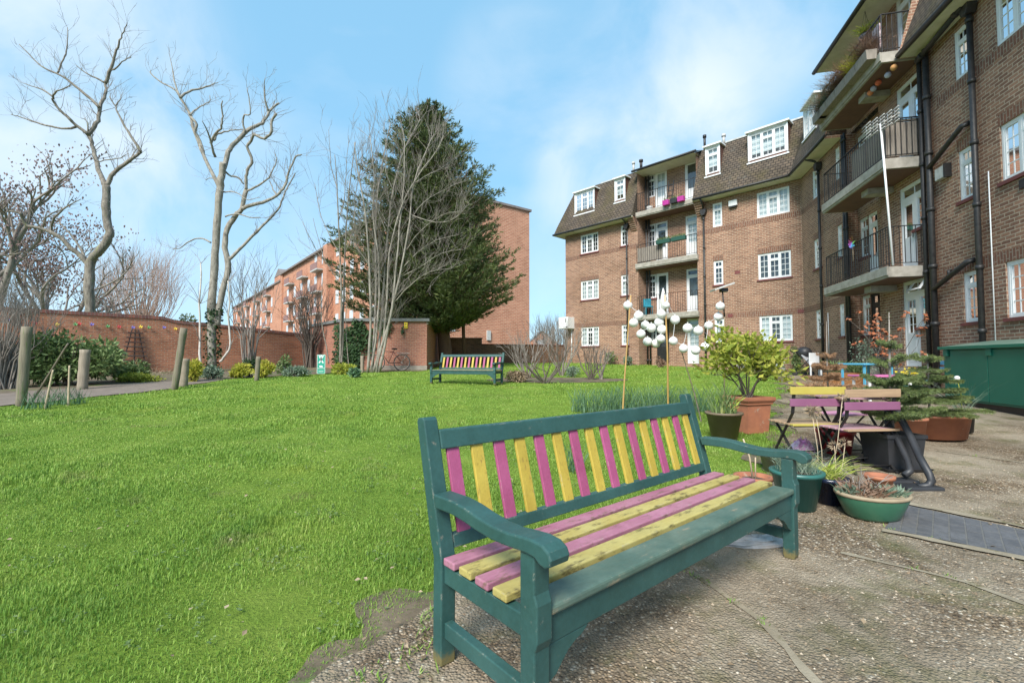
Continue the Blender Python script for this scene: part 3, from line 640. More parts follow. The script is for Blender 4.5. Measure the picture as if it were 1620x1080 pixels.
for r,(z0,z1) in enumerate(ROW):
    for (a,b,k) in ((10.0,11.24,'three'),(8.1,8.54,'top'),(3.17,3.6,'top'),(.43,1.69,'three')):
        opsC.append((a,b,z0,z1)); cur={0:'half',1:'dim',2:'lace'}[r] if a<5 else ('half','lace','dim')[r]
        wins.append((FC,a,b,z0,z1,0,k,cur,r<2 or a>5))
opsC.append((4.35,7.5,.5,EZ+.1,'big'))
opsN=[]; 
for r,(z0,z1) in enumerate(ROW):
    for (a,b,k) in ((19.05,19.74,'two'),(17.46,17.8,'top'),(11.55,11.98,'top'),(9.56,10.83,'three'),(6.6,7.9,'three'),(4.6,5.04,'top')):
        opsN.append((a,b,z0,z1)); cur=('lace','half','lace')[r] if a<18 else ('lace','half','dim')[r]
        if r==0 and a==9.56: cur='brownc'
        wins.append((FN,a,b,z0,z1,0,k,cur,r<2))
opsN.append((15.05,17.05,.5,EZ,'big'))
for r in range(3): opsN.append((13.08,14.18,FLO[r],FLO[r]+2.2,'door')) 
wb=MB()
wall(wb,FC,0,TENDC,.5,EZ,0,opsC); wall(wb,FN,3,SNC,.1,EZ,0,[o if len(o)==4 or o[4]!='door' else o[:4] for o in opsN])
# recess behind the far balconies, with its two cheeks
dop=[]
for r in range(4):
    f=FLO[r]; dop+= [(6.9,7.36,f+.95,f+2.2),(6.22,6.9,f,f+2.2),(4.56,5.26,f,f+2.2)]
wall(wb,FC,4.35,7.5,.5,11.2,.75,dop)
for t in (4.35,7.5): wb.face([FC(t,0,.5),FC(t,.75,.5),FC(t,.75,11.2),FC(t,0,11.2)])
# shallow recess of the near wing
dop2=[]
for r in range(3):
    f=FLO[r]; dop2+=[(16.45,16.95,f+.95,f+2.2),(15.9,16.45,f,f+2.2)]
wall(wb,FN,15.05,17.05,.5,EZ,.3,dop2)
for s in (15.05,17.05): wb.face([FN(s,0,.5),FN(s,.3,.5),FN(s,.3,EZ),FN(s,0,EZ)])
# wall of the top balcony of the near wing
dop3=[(13.3,14.3,8.92,11.05),(15.4,16.4,8.92,11.05)]
wall(wb,FN,13.0,17.2,EZ,11.3,.12,dop3)
for s in (13.0,17.2): wb.face([FN(s,-.55,EZ),FN(s,.5,EZ),FN(s,.5,11.3),FN(s,.1,11.3)])
# far end wall and backs
wb.face([FC(TENDC,0,.5),FC(TENDC,9,.5),FC(TENDC,9,EZ),FC(TENDC,0,EZ)])
wb.face([FC(TENDC,9,.5),FC(-5,9,.5),FC(-5,9,EZ),FC(TENDC,9,EZ)])
wb.face([FN(3,0,.1),FN(3,9,.1),FN(3,9,EZ),FN(3,0,EZ)])
blk(wb,'wall',MT['brick'],uv=True)
for w in wins: window(*w)
for r in range(4):
    f=FLO[r]
    window(FC,6.9,7.36,f+.95,f+2.2,.75,'top',('half','dim','dim','dim')[r],r<3)
    if r==0: door(FC,6.22,6.9,f,f+2.2,.75,'dim','black',False)
    else: door(FC,6.22,6.9,f,f+2.2,.75,'dim' if r<3 else 'lace','white',r==2)
    door(FC,4.56,5.26,f,f+2.2,.75,'lace' if r in(0,2) else 'dim','white',r!=3)
for r in range(3):
    f=FLO[r]
    window(FN,16.45,16.95,f+.95,f+2.2,.3,'top','half',True)
    door(FN,15.9,16.45,f,f+2.2,.3,'dim','white' if r else 'black',True)
    # wide door and side light under one fanlight
    window(FN,13.08,13.58,f+.98,f+1.83,0,'plain','dim' if r!=0 else 'half',True)
    window(FN,13.08,14.18,f+1.83,f+2.2,0,'fan','dim',False)
    door(FN,13.58,14.18,f,f+1.83,0,'lace' if r==0 else 'dim','white',False)
    sb=MB(); sb.face([FN(13.08,.05,f-.1),FN(13.58,.05,f-.1),FN(13.58,.05,f+.92),FN(13.08,.05,f+.92)]); blk(sb,'wall',MT['brick'],uv=True)
for (a,b) in ((13.3,14.3),(15.4,16.4)): door(FN,a,b,8.92,11.05,.12,'lace','white',True)
for (a,b) in ((13.45,14.3),(15.85,16.5)):
    for k in range(3): m=MB(); fb(m,FN,a,b,-.32*(3-k)+.02*k,.0 if a<15 else .28,.25,.62+.2*k-.003*k); blk(m,'doorstep',MT['concrete'],bevel=.01)
# an opened top light on the ground floor door
mb=MB(); 
def tilt(s,o,z): a=.55; return FN(s,-.02-math.sin(a)*(3.2-z)-o*.2,3.2-math.cos(a)*(3.2-z))
for q in ((13.1,13.16,2.9,3.2),(13.54,13.6,2.9,3.2),(13.16,13.54,2.9,2.95),(13.16,13.54,3.15,3.2)): mb.box(q[0],q[1],0,.2,q[2],q[3],tilt)
blk(mb,'top_light',MT['white'])
# soldier courses
sb=MB()
def band(fr,s0,s1,z0,ops,o=-.003):
    sb=MB()
    xs=[s0]+sorted([q for op in ops if op[2]<z0+.2 and op[3]>z0+.02 for q in op[:2]])+[s1]
    for a,b in zip(xs[::2],xs[1::2]):
        if b>a: sb.face([fr(a,o,z0),fr(b,o,z0),fr(b,o,z0+.225),fr(a,o,z0+.225)])
    blk(sb,'soldier_course',MT['soldier'],uv=True)
bc=[o for o in opsC]; bn=[o for o in opsN]
for z in (3.104,7.12): band(FC,0,4.35,z,[]); band(FC,7.5,TENDC,z,[]); band(FN,3,12.6,z,[]); band(FN,17.2,SNC,z,[])
for fr,ops in ((FC,opsC),(FN,opsN)):
    for o in ops:
        if len(o)==4 and abs(o[3]-5.78)<.01: band(fr,o[0]-.02,o[1]+.02,5.784,[])
# dark red air bricks
for (fr,s,z) in ((FC,.13,3.13),(FC,2.9,3.14),(FN,10.0,4.42),(FC,2.55,5.05)):
    ab=MB(); fb(ab,fr,s-.11,s+.11,-.012,.0,z,z+.14); blk(ab,'air_brick',MT['sill'])
# mansard roof
PROF=[(-.5,EZ+.10),(-.36,EZ+.55),(.42,11.35)]
def roofseg(mb,fr,s0,s1,m0=0,m1=0,prof=PROF):
    for (o0,z0),(o1,z1) in zip(prof,prof[1:]): mb.face([fr(s0+m0*o0,o0,z0),fr(s1+m1*o0,o0,z0),fr(s1+m1*o1,o1,z1),fr(s0+m0*o1,o1,z1)])
rb=MB()
roofseg(rb,FC,0,4.32,-MIT,0); roofseg(rb,FC,7.53,TENDC,0,-1)
roofseg(rb,FN,3,13.0); roofseg(rb,FN,17.2,SNC,0,MIT)
# hipped far end
def FE(u,o,z): return FC(TENDC-o,u,z)
roofseg(rb,FE,0,9,1,-1)
# cheeks closing the mansard where the balconies cut in
for (fr,s) in ((FC,4.32),(FC,7.53),(FN,13.0),(FN,17.2)): rb.face([fr(s,o,z) for (o,z) in PROF]+[fr(s,.75,11.35),fr(s,.75,EZ+.1)])
# upper slopes to the ridge and the back
UP=[(.42,11.35),(4.5,13.0),(9.5,11.0)]
roofseg(rb,FC,0,TENDC,-MIT,-1,UP[:2]); roofseg(rb,FC,-2.4,TENDC,0,0,UP[1:]); roofseg(rb,FN,3,SNC,0,MIT,UP[:2]); roofseg(rb,FN,3,SNC+2.4,0,0,UP[1:])
rb.face([FE(.42,.42,11.35),FE(9,.42,11.35),FC(TENDC-4.5,4.5,13.0)])
UE=[(-.28,11.10),(.42,11.36)]
roofseg(rb,FC,4.2,7.65,0,0,UE); UN=[(-.72,10.99),(.42,11.36)]; roofseg(rb,FN,12.9,17.35,0,0,UN)
roof=blk(rb,'roof',MT['tile'],uv=True)
# eaves: cream soffit, black gutter
def eave(fr,s0,s1,m0,m1):
    eb=MB()
    eb.face([fr(s0+m0*-.5,-.5,EZ+.02),fr(s1+m1*-.5,-.5,EZ+.02),fr(s1,0,EZ+.02),fr(s0,0,EZ+.02)])
    eb.face([fr(s0+m0*-.5,-.5,EZ+.02),fr(s1+m1*-.5,-.5,EZ+.02),fr(s1+m1*-.5,-.5,EZ+.10),fr(s0+m0*-.5,-.5,EZ+.10)])
    blk(eb,'soffit',MT['cream'])
eave(FC,0,4.34,-MIT,0); eave(FC,7.51,TENDC,0,-1); eave(FN,3,13.0,0,0); eave(FN,17.2,SNC,0,MIT); eave(FE,0,9,1,-1)
for fr,s0,s1,o,z in ((FC,4.3,7.55,-.26,11.05),(FN,12.95,17.3,-.7,10.95)):
    eb=MB(); eb.face([fr(s0,o,z),fr(s1,o,z),fr(s1,.8,z),fr(s0,.8,z)]); blk(eb,'soffit',MT['cream'])
def gut(pts,r=.055):
    m=MB(); m.tube(pts,r,8); return blk(m,'gutter',MT['pipe'])
gut([FC(4.3,-.53,EZ+.09),FC(.29,-.53,EZ+.09)]); gut([FC(7.55,-.53,EZ+.09),FC(TENDC+.53,-.53,EZ+.09),FC(TENDC+.53,9,EZ+.09)])
gut([FN(3,-.53,EZ+.09),FN(13.0,-.53,EZ+.09)],.07); gut([FN(17.2,-.53,EZ+.09),FN(SNC-.29,-.53,EZ+.09)]); gut([FC(4.2,-.31,11.1),FC(7.65,-.31,11.1)]); gut([FN(12.9,-.75,10.99),FN(17.35,-.75,10.99)],.065)
def lead(fr,s0,s1): 
    m=MB(); fb(m,fr,s0,s1,.36,.46,11.30,11.37); blk(m,'flashing',MT['lead'])
lead(FC,2.0,3.1); lead(FC,8.95,10.05); lead(FC,-.1,.4); lead(FN,9,12.3)
# brick corbels carrying the roof beside the recess
for (fr,s0,s1) in ((FC,3.98,4.34),(FC,7.51,7.86)):
    cb=MB()
    for k in range(7): fb(cb,fr,s0,s1,-.06-.06*k,-.003-.06*(k-1) if k else -.003,8.05+.09*k,EZ+.06)
    blk(cb,'corbel',MT['brick'],uv=True)
def dormer(fr,s0,s1,z0,z1,kind,cur):
    o=-.14; m=MB()
    for s in (s0-.06,s1+.06): m.face([fr(s,o,z0-.1),fr(s,.45,z0-.1),fr(s,.45,z1+.1),fr(s,o,z1+.1)])
    m.face([fr(s0-.06,o,z0-.1),fr(s1+.06,o,z0-.1),fr(s1+.06,o,z0-.004),fr(s0-.06,o,z0-.004)])
    d=blk(m,'dormer',MT['redtile'],uv=True)
    m=MB(); fb(m,fr,s0-.14,s1+.14,o-.1,.6,z1+.06,z1+.13); fb(m,fr,s0-.1,s1+.1,o-.06,.0,z0-.16,z0-.10)
    fb(m,fr,s0-.06,s0,o,o+.08,z0-.1,z1+.06); fb(m,fr,s1,s1+.06,o,o+.08,z0-.1,z1+.06); fb(m,fr,s0-.001,s1+.001,o,o+.08,z1-.001,z1+.06); blk(m,'dormer_frame',MT['white'],d)
    window(fr,s0,s1,z0,z1,o,kind,cur,False)
dormer(FC,10.2,11.5,9.78,10.92,'three','half'); dormer(FC,8.2,8.75,9.85,10.98,'top','lace'); dormer(FC,.45,1.9,9.92,11.08,'three','lace'); dormer(FC,3.22,3.78,9.85,11.08,'top','lace')
dormer(FN,18.9,20.0,9.92,11.0,'three','lace'); dormer(FN,9.6,10.9,9.92,11.08,'three','lace'); dormer(FN,6.4,7.6,9.92,11.08,'three','lace')
# balconies
def balcony(fr,s0,s1,op,z0,z1,o_in,rail=True,step=.115,drop=True,ends=(True,True)):
    m=MB(); fb(m,fr,s0,s1,op,o_in,z0,z1)
    fb(m,fr,s0+.002,s1-.002,op-.03,op+.0,z0+.05,z1+.015)
    b=blk(m,'balcony',MT['concrete'],bevel=.008)
    m=MB(); m.face([fr(s0+.06,op+.06,z0-.004),fr(s1-.06,op+.06,z0-.004),fr(s1-.06,o_in-.005,z0-.004),fr(s0+.06,o_in-.005,z0-.004)]); blk(m,'underside',MT['soffit'],b)
    if not rail: return b
    m=MB(); q=op+.05; zt=z1+1.0
    path=[]
    if ends[0]: path.append(((s0+.05,o_in),(s0+.05,q)))
    path.append(((s0+.05,q),(s1-.05,q)))
    if ends[1]: path.append(((s1-.05,q),(s1-.05,o_in)))
    for (a,c),(b2,d) in path:
        m.bar(fr(a,c,zt),fr(b2,d,zt),.045,.016); m.bar(fr(a,c,z1+.09),fr(b2,d,z1+.09),.03,.014)
        ln=math.hypot(b2-a,d-c); n=max(1,int(ln/step))
        for k in range(n+1):
            x,y=a+(b2-a)*k/n,c+(d-c)*k/n; m.tube([fr(x,y,z1 if k%8==0 else z1+.09),fr(x,y,zt)],.014 if k%8==0 else .0085,4,False)
    blk(m,'railing',MT['black'],b); return b
bal=[]
for r in range(3):
    bal.append(balcony(FC,4.28,7.58,-.13,FLO[r+1]-.27,FLO[r+1]-.01,.74,True,.12,ends=(False,False)))
for r in range(3):
    bal.append(balcony(FN,13.06,16.66,-.86,FLO[r+1]-.29,FLO[r+1]-.03,-.003))
    if r: 
        m=MB(); fb(m,FN,14.4,14.75,-.62,-.006,FLO[r]-.46,FLO[r]-.30); blk(m,'beam',MT['concrete'],bal[-1])
m=MB(); fb(m,FN,14.4,14.75,-.62,-.006,FLO[3]-.46,FLO[3]-.30); blk(m,'beam',MT['concrete'],bal[-1])
for b_,(fr,x0,x1,q,z,end) in ((bal[1],(FC,6.1,7.5,-.05,FLO[2],0)),(bal[4],(FN,13.15,14.9,-.77,FLO[2]-.02,1))):
    m=MB(); x=x0
    while x<x1-.05: 
        w=R.uniform(.13,.17); fb(m,fr,x,min(x+w-.008,x1),q,q+.018,z+.06,z+(.9 if end else .82)+R.uniform(-.015,.015)); x+=w
    if end:
        y=q+.03
        while y<-.1:
            w=R.uniform(.13,.16); fb(m,fr,x0+.0,x0+.018,y,min(y+w-.008,-.03),z+.06,z+.92+R.uniform(-.02,.02)); y+=w
        fb(m,fr,x0-.02,x0+.05,q-.01,-.02,z+.93,z+.97)
    blk(m,'screen',MT['ply'],b_)
# rain and soil pipes
def pipe(pts,r=.05,cols=True):
    m=MB(); m.tube(pts,r,10)
    p,q=V(pts[0]),V(pts[-1]); L_=(q-p).length
    if cols and len(pts)==2:
        n=max(1,int(L_/1.35))
        for k in range(n+1):
            c=p.lerp(q,(k+.12)/(n+.3)); d=(q-p).normalized(); m.tube([c,c+d*.09],r*1.32,10)
    return blk(m,'downpipe',MT['pipe'])
def hopper(fr,s,z,o=-.12):
    m=MB()
    n=len(m.v)
    m.prism([(-.13,.16),(.13,.16),(.13,.02),(.07,-.12),(-.07,-.12),(-.13,.02)],o-.09,o+.1,lambda a,p,q:fr(s+p,a,z+q)); blk(m,'rain_hopper',MT['pipe'],bevel=.01)
for fr,s,z0,z1,r in ((FN,18.92,.9,8.3,.045),(FN,17.0,.9,8.6,.05),(FN,16.86,.9,8.6,.04),(FN,13.0,.5,8.75,.05),(FN,12.74,.5,9.0,.066),(FN,11.33,.3,8.5,.055),(FC,8.12,.9,8.2,.04),(FC,3.98,.9,8.0,.045)):
    o=-.1 if r<.06 else -.11
    pipe([fr(s,o,z0),fr(s,o,z1)],r)
for s in (7.36,7.2): pipe([FC(s,.62,1),FC(s,.62,11)],.05)
hopper(FN,18.92,8.32); hopper(FN,11.33,8.55); hopper(FC,8.12,8.3); hopper(FC,3.98,8.1)
pipe([FN(18.92,-.12,8.42),FN(18.95,-.2,8.56),FN(18.95,-.5,8.66)],.045); pipe([FC(3.98,-.12,8.2),FC(3.95,-.3,8.5),FC(3.95,-.5,8.66)],.04); pipe([FC(8.12,-.12,8.4),FC(8.1,-.3,8.55),FC(8.1,-.5,8.66)],.04)
pipe([FN(12.72,-.13,2.86),FN(11.62,-.13,3.28),FN(11.55,-.02,3.31)],.055); pipe([FN(12.72,-.13,5.75),FN(11.62,-.13,6.20),FN(11.55,-.02,6.23)],.055); pipe([FN(11.35,-.2,8.66),FN(12.9,-.2,8.45)],.06)
pipe([FN(12.2,-.12,3.08),FN(12.2,-.12,3.2),FN(12.3,-.02,3.22)],.03)
m=MB(); m.tube([FN(11.1,-.03,1.3),FN(11.1,-.03,5.0)],.011,6); m.tube([FN(18.6,-.03,1.2),FN(18.6,-.03,2.9)],.012,6); blk(m,'cable_conduit',MT['white'])
# small fixtures on the walls
m=MB(); fb(m,FC,2.47,2.83,-.14,0,8.12,8.38); v_=blk(m,'vent_box',MT['white'],bevel=.01); m=MB(); fb(m,FC,2.50,2.80,-.12,-.01,8.06,8.12); blk(m,'grille',MT['black'],v_)
m=MB(); fb(m,FN,12.25,12.55,-.12,0,5.35,5.62); v_=blk(m,'vent_box',MT['lead'],bevel=.01); m=MB(); fb(m,FN,12.18,12.24,-.13,0,5.33,5.64); blk(m,'grille',MT['black'],v_)
m=MB(); fb(m,FN,10.15,10.4,-.03,0,4.38,4.55); blk(m,'grille',MT['black'])
m=MB(); fb(m,FC,11.72,12.42,-.62,0,3.05,3.72); v_=blk(m,'air_conditioner',MT['white'],bevel=.015); m=MB(); fb(m,FC,11.86,11.9,-.63,-.6,3.4,3.62); fb(m,FC,11.76,11.88,-.63,-.6,3.1,3.16); blk(m,'louvre',MT['black'],v_)
m=MB(); m.tube([FC(11.9,-.05,1.1),FC(11.9,-.05,3.1)],.03,6); blk(m,'cable_conduit',MT['white'])
# vents and flues on the roof
for (t,o,z,h,r) in ((7.95,.4,11.3,.62,.06),(7.55,.5,11.35,.6,.075),(4.1,.45,11.3,.75,.06),(3.3,.7,11.4,.5,.07)):
    m=MB(); m.tube([FC(t,o,z),FC(t,o,z+h)],r,8); m.tube([FC(t,o,z+h-.12),FC(t,o,z+h)],r*1.5,8); blk(m,'flue',MT['lead'] if t<3.6 or t>7.6 else MT['black'],roof)
# ------------------------------------------------------------------ garden wall, outbuilding, boundary wall, far blocks
def PW(k,d,z): x,y=wp(k,d); return V((x,y,z))
def wtop(k): return 3.0 if k<4.6 else (3.0-.16*min(1,(k-4.6)/.5) if k<6 else 2.84-.30*min(1,(k-6)/4.7))
t=empty('garden_wall',(WA.x,WA.y,.6),'old orange red brick garden wall with a dark coping along the path','wall')
def pw(mb,name,mat,parent,uv=True):
    o=mb.build(name,mat,parent,None,0,uv)
    inv=parent.matrix_world.inverted() if parent.type!='EMPTY' else Matrix.Translation(-parent.location)
    o.matrix_parent_inverse=inv if parent.type=='EMPTY' else Matrix.Identity(4); return o
m=MB(); c=MB(); ks=[-16+.5*i for i in range(54)]; ks=[k for k in ks if k<=10.73]+[10.73]
for a,b in zip(ks,ks[1:]):
    za,zb=wtop(a),wtop(b); 
    for d in (0,-.34): m.face([PW(a,d,.1),PW(b,d,.1),PW(b,d,zb-.1),PW(a,d,za-.1)])
    n=len(c.v); c.v+=[tuple(PW(k,d,z+dz)) for k,z in ((a,za),(b,zb)) for d,dz in ((.03,-.1),(-.37,-.1),(-.33,.03),(-.01,.03))]
    for q in ((0,3,7,4),(3,2,6,7),(2,1,5,6),(1,0,4,5)): c.f.append(tuple(n+i for i in q)); c.sm.append(False)
m.face([PW(-16,0,.1),PW(-16,-.34,.1),PW(-16,-.34,2.9),PW(-16,0,2.9)])
pw(m,'wall',MT['redbrick'],t); MT['coping']=brickmat('wall_coping',(.22,.085,.06),(.11,.055,.05),(.16,.11,.09),w=.11,h=.5,ms=.014); pw(c,'coping',MT['coping'],t)
# little ornaments hung in a row on the wall
OR=[(13,506,'blue'),(55,511,'red'),(90,513,'yellow'),(119,513,'green'),(125,512,'red'),(145,513,'blue'),(170,516,'green'),(188,517,'red'),(210,518,'blue'),(222,517,'yellow'),(235,518,'green'),(259,518,'blue'),(277,520,'yellow')]
OC={'blue':(.10,.12,.45),'red':(.45,.03,.05),'yellow':(.75,.55,.05),'green':(.05,.30,.10)}
for q,v in OC.items(): MT['or'+q]=M(q+'_enamel',v,tuple(min(1,k*1.3) for k in v),20,.4)
WN=V((wnor.x,wnor.y,0)); WD=V((wdir.x,wdir.y,0))
def wallhit(px,py,d=.0):
    r=ray(px,py); den=r[0]*wnor.x+r[1]*wnor.y; k=(WA.dot(wnor)+d)/den; return V((r[0]*k,r[1]*k,H+r[2]*k))
seen={}
for i,(px,py,cn) in enumerate(OR):
    p=wallhit(px,py,.03); seen[cn]=seen.get(cn,0)+1
    m=MB()
    for s in (-1,1):
        for (w,h,zz) in ((.055,.05,.016),(.04,.036,-.026)):
            pts=[p+WD*(s*.008)+V((0,0,zz*.2)),p+WD*(s*w)+V((0,0,zz+h*.5)),p+WD*(s*w*1.15)+V((0,0,zz)),p+WD*(s*w*.7)+V((0,0,zz-h*.45))]
            q=[a+WN*(.02+.02*k) for k,a in enumerate(pts)]; m.face(q); m.face([a+WN*.006 for a in q[::-1]])
            m.face([q[0],q[1],q[1]+WN*.006,q[0]+WN*.006])
    m.tube([p+V((0,0,-.07))+WN*.02,p+V((0,0,.07))+WN*.02],.012,6)
    where={0:'furthest left, above the brown bush',1:'near the tall post',2:'above the left of the green bush',3:'left of a touching pair',4:'right of a touching pair',5:'over the middle of the green bush',6:'right of the green bush',7:'left of the trellis',8:'over the top of the trellis',9:'just right of the trellis',10:'beside the yellow lichen on the brickwork',11:'left of the leaning post',12:'furthest right on the wall'}[i]
    o=m.build('wall_butterfly',MT['or'+cn]); tag(o,cn+' enamel butterfly ornament on the red garden wall, '+where,'ornament','butterflies along the garden wall')
# trellis
p=wallhit(212,585,.10); p.z=g(p.x,p.y); t=empty('obelisk_trellis',p,'dark tapering slatted trellis leaning flat on the red brick wall','trellis')
MT['darkwood']=M('dark_stained_wood',(.055,.035,.028),(.10,.06,.05),7,.8,.2)
hh=wallhit(212,521,.1).z-p.z
for s in (-1,0,1):
    m=MB(); m.bar(WD*(s*.42),WD*(s*.10)+V((0,0,hh)),.04,.03,WN); m.build('upright',MT['darkwood'],t)
for k in range(9):
    z=hh*(.08+.105*k); w=.46-.30*(z/hh)+.06; m=MB(); m.bar(WD*-w+WN*.03+V((0,0,z)),WD*w+WN*.03+V((0,0,z)),.022,.055,(0,0,1)); m.build('slat',MT['darkwood'],t)
# outbuilding
ox0,oy0=at(545,585,20.5).x,20.5; ox1=at(675,585,20.5).x; oxl=at(488,580,24.2)
t=empty('brick_outbuilding',(ox1,oy0,.8),'low flat roofed brick outbuilding behind the multi stemmed tree','outbuilding')
poly=[(oxl.x,24.2),(ox0,oy0),(ox1,oy0),(ox1,26.5),(oxl.x,27)]
def hollow(mb,P,z0,z1):
    for (a,b) in zip(P,P[1:]+P[:1]): mb.face([(a[0],a[1],z0),(b[0],b[1],z0),(b[0],b[1],z1),(a[0],a[1],z1)])
m=MB(); hollow(m,poly,.62,2.93); pw(m,'wall',MT['shedbrick'],t)
m=MB(); cx=sum(q[0] for q in poly)/5; cy=sum(q[1] for q in poly)/5
big=[(cx+(x-cx)*1.035,cy+(y-cy)*1.035) for x,y in poly]; m.prism(big,2.93,3.06,lambda a,p,q:(p,q,a)); pw(m,'roof',MT['lead'] if 0 else M('grey_felt_roof',(.13,.14,.14),(.20,.21,.20),5,.8),t)
m=MB(); m.box(ox0+1.2,ox1+.02,oy0-.05,oy0,.5,.98); pw(m,'plinth',M('render_plinth',(.33,.29,.24),(.24,.21,.17),5,.9),t)
m=MB(); m.box(ox1-.02,ox1+.05,oy0-.02,26.4,2.80,2.93); pw(m,'fascia',MT['post'],t)
p=at(642,514,20.44); t=empty('warning_sign',p,'small yellow warning sign high on the brick outbuilding','sign')
m=MB(); m.box(-.075,.075,-.012,.02,-.15,.12); m.build('plate',M('yellow_sign',(.72,.52,.03)),t,bevel=.004)
m=MB(); m.box(-.03,.03,-.016,-.012,.0,.075); m.box(-.05,.05,-.016,-.012,-.12,-.07); m.build('symbol',M('faded_olive_print',(.30,.26,.03)),t)
# boundary wall behind the conifer, lower to the right
t=empty('boundary_wall',(at(700,570,25.4).x,25.4,1),'dark brick boundary wall behind the conifer and the far bench','wall')
a0=at(674,570,25.5); a1=at(762,570,26.2); a2=at(897,570,27.9)
for nm,(p,q,zt) in (('wall',(a0,a1,2.42)),('wall',(a1,a2,2.08))):
    m=MB(); d=V((0,.3,0)); 
    m.v+=[tuple(V((p.x,p.y,.6))),tuple(V((q.x,q.y,.6))),tuple(V((q.x,q.y+.25,.6))),tuple(V((p.x,p.y+.25,.6))),tuple(V((p.x,p.y,zt))),tuple(V((q.x,q.y,zt))),tuple(V((q.x,q.y+.25,zt))),tuple(V((p.x,p.y+.25,zt)))]
    for f_ in ((4,5,6,7),(0,1,5,4),(1,2,6,5),(2,3,7,6),(3,0,4,7)): m.f.append(f_); m.sm.append(False)
    pw(m,nm,MT['darkbrick'],t)
    m=MB(); m.bar((p.x-.02,p.y+.125,zt+.03),(q.x+.02,q.y+.125,zt+.03),.32,.06); pw(m,'coping',MT['coping'],t)
# long orange brick block beyond
fd=V((-.625,.78,0)); gd=V((.80,.60,0)); K0=V((-7.2,39.8,0)); BH=16.3
t=empty('mansion_block',K0,'long orange brick mansion block with balconies far behind the conifer','building')
def FA(s,o,z): q=K0+fd*s+V((.78,.625,0))*o; return V((q.x,q.y,z))
def FG(s,o,z): q=K0+gd*s+V((-.60,.80,0))*o; return V((q.x,q.y,z))
GW=11.2
m=MB()
def seg(fr,s0,s1,h): m.face([fr(s0,0,0),fr(s1,0,0),fr(s1,0,h),fr(s0,0,h)])
seg(FA,0,27,BH); seg(FA,27,54,BH-.0); seg(FA,54,110,BH-1.1); seg(FG,0,GW,BH)
m.face([FG(GW,0,0),FG(GW,14,0),FG(GW,14,BH),FG(GW,0,BH)]); m.face([FA(110,0,0),FA(110,11,0),FA(110,11,BH-1.1),FA(110,0,BH-1.1)])
fb(m,FA,25.6,27.2,-.9,0,0,BH); fb(m,FA,53,59,-.25,0,0,BH+.2)
pw(m,'wall',MT['orangebrick'],t)
m=MB(); 
for (s0,s1,h) in ((-.25,54,BH),(54,110,BH-1.1)): fb(m,FA,s0,s1,-.45,11,h,h+.28)
fb(m,FG,-.2,GW+.2,-.15,.35,BH+.0,BH+.22); 
m.face([FA(53,-.3,BH+.2),FA(56,-.3,BH+1.5),FA(59,-.3,BH+.2)]); m.face([FA(53,-.3,BH+.2),FA(56,-.3,BH+1.5),FA(56,6,BH+1.5),FA(53,6,BH+.2)]); m.face([FA(59,-.3,BH+.2),FA(56,-.3,BH+1.5),FA(56,6,BH+1.5),FA(59,6,BH+.2)])
pw(m,'roof',M('grey_parapet',(.24,.20,.18),(.16,.13,.12),2,.8),t)
MT['pwhite']=M('pale_window',(.66,.68,.70),(.5,.53,.56),2,.4)
wn=0
for fl in range(5):
    z=2.3+fl*3.05
    for s in (2.5,5.5,9,12,15.5,18.8,21.5,24,30,33.5,37,41,45,49.5,62,67,72,78,84,90,97,104):
        if s>=60 and fl==4 and s%2: continue
        mm=MB(); fb(mm,FA,s-.55,s+.55,-.06,.05,z,z+1.75); w=pw(mm,'window',MT['pwhite'],t,False)
        wn+=1
        if wn>=98: break
    if wn>=98: break
for fl in range(1,5):
    z=1.6+fl*3.05
    for s in (31.6,39,47,64.5,75,87,100):
        mm=MB(); fb(mm,FA,s-1.6,s+1.6,-.9,0,z-.18,z); b_=pw(mm,'balcony',MT['lead'],t,False)
        mm=MB(); fb(mm,FA,s-1.6,s+1.6,-.9,-.84,z,z+.9); pw(mm,'railing',M('maroon_rail',(.26,.14,.12)) if (fl==1 and s==31.6) else bpy.data.materials['maroon_rail'],b_,False)
m=MB(); fb(m,FG,6.0,6.4,-.15,0,3.1,4.0); pw(m,'vent_box',MT['lead'],t,False)
m=MB(); fb(m,FG,.2,.9,-.04,.03,3.6,5.0); fb(m,FG,1.5,2.6,-.05,.03,3.8,5.2); pw(m,'window',MT['pwhite'],t,False)
# small gabled houses far right of it
for i,(px,w,h,lab) in enumerate(((857,5.0,5.6,'small gabled brick house far away between the mansion block and the flats'),)):
    q=at(px,570,70); t=empty('gabled_house',(q.x,q.y,1),lab,'house')
    m=MB(); m.prism([(-w/2,0),(w/2,0),(w/2,h*.62),(0,h),(-w/2,h*.62)],0,9,lambda a,p,r:V((q.x+p,q.y+a,r))); pw(m,'wall',MT['orangebrick'],t)
    m=MB(); 
    for s in (-1,1): m.bar((q.x+s*w*.27,q.y+4,h*.83),(q.x+s*w*.27+.01,q.y+4,h*.83),.1,.1)
    m=MB()
    for s in (-1,1):
        a=V((q.x,q.y-.3,h+.12)); b=V((q.x+s*(w/2+.3),q.y-.3,h*.62)); m.face([a,b,b+V((0,9.6,0)),a+V((0,9.6,0))])
    pw(m,'roof',MT['redtile'],t)
    for (dx,z) in ((-1.2,1.2),(1.2,1.2),(0,3.0)):
        m=MB(); m.box(q.x+dx-.6,q.x+dx+.6,q.y-.06,q.y+.02,z,z+1.3); pw(m,'window',MT['pwhite'],t,False)
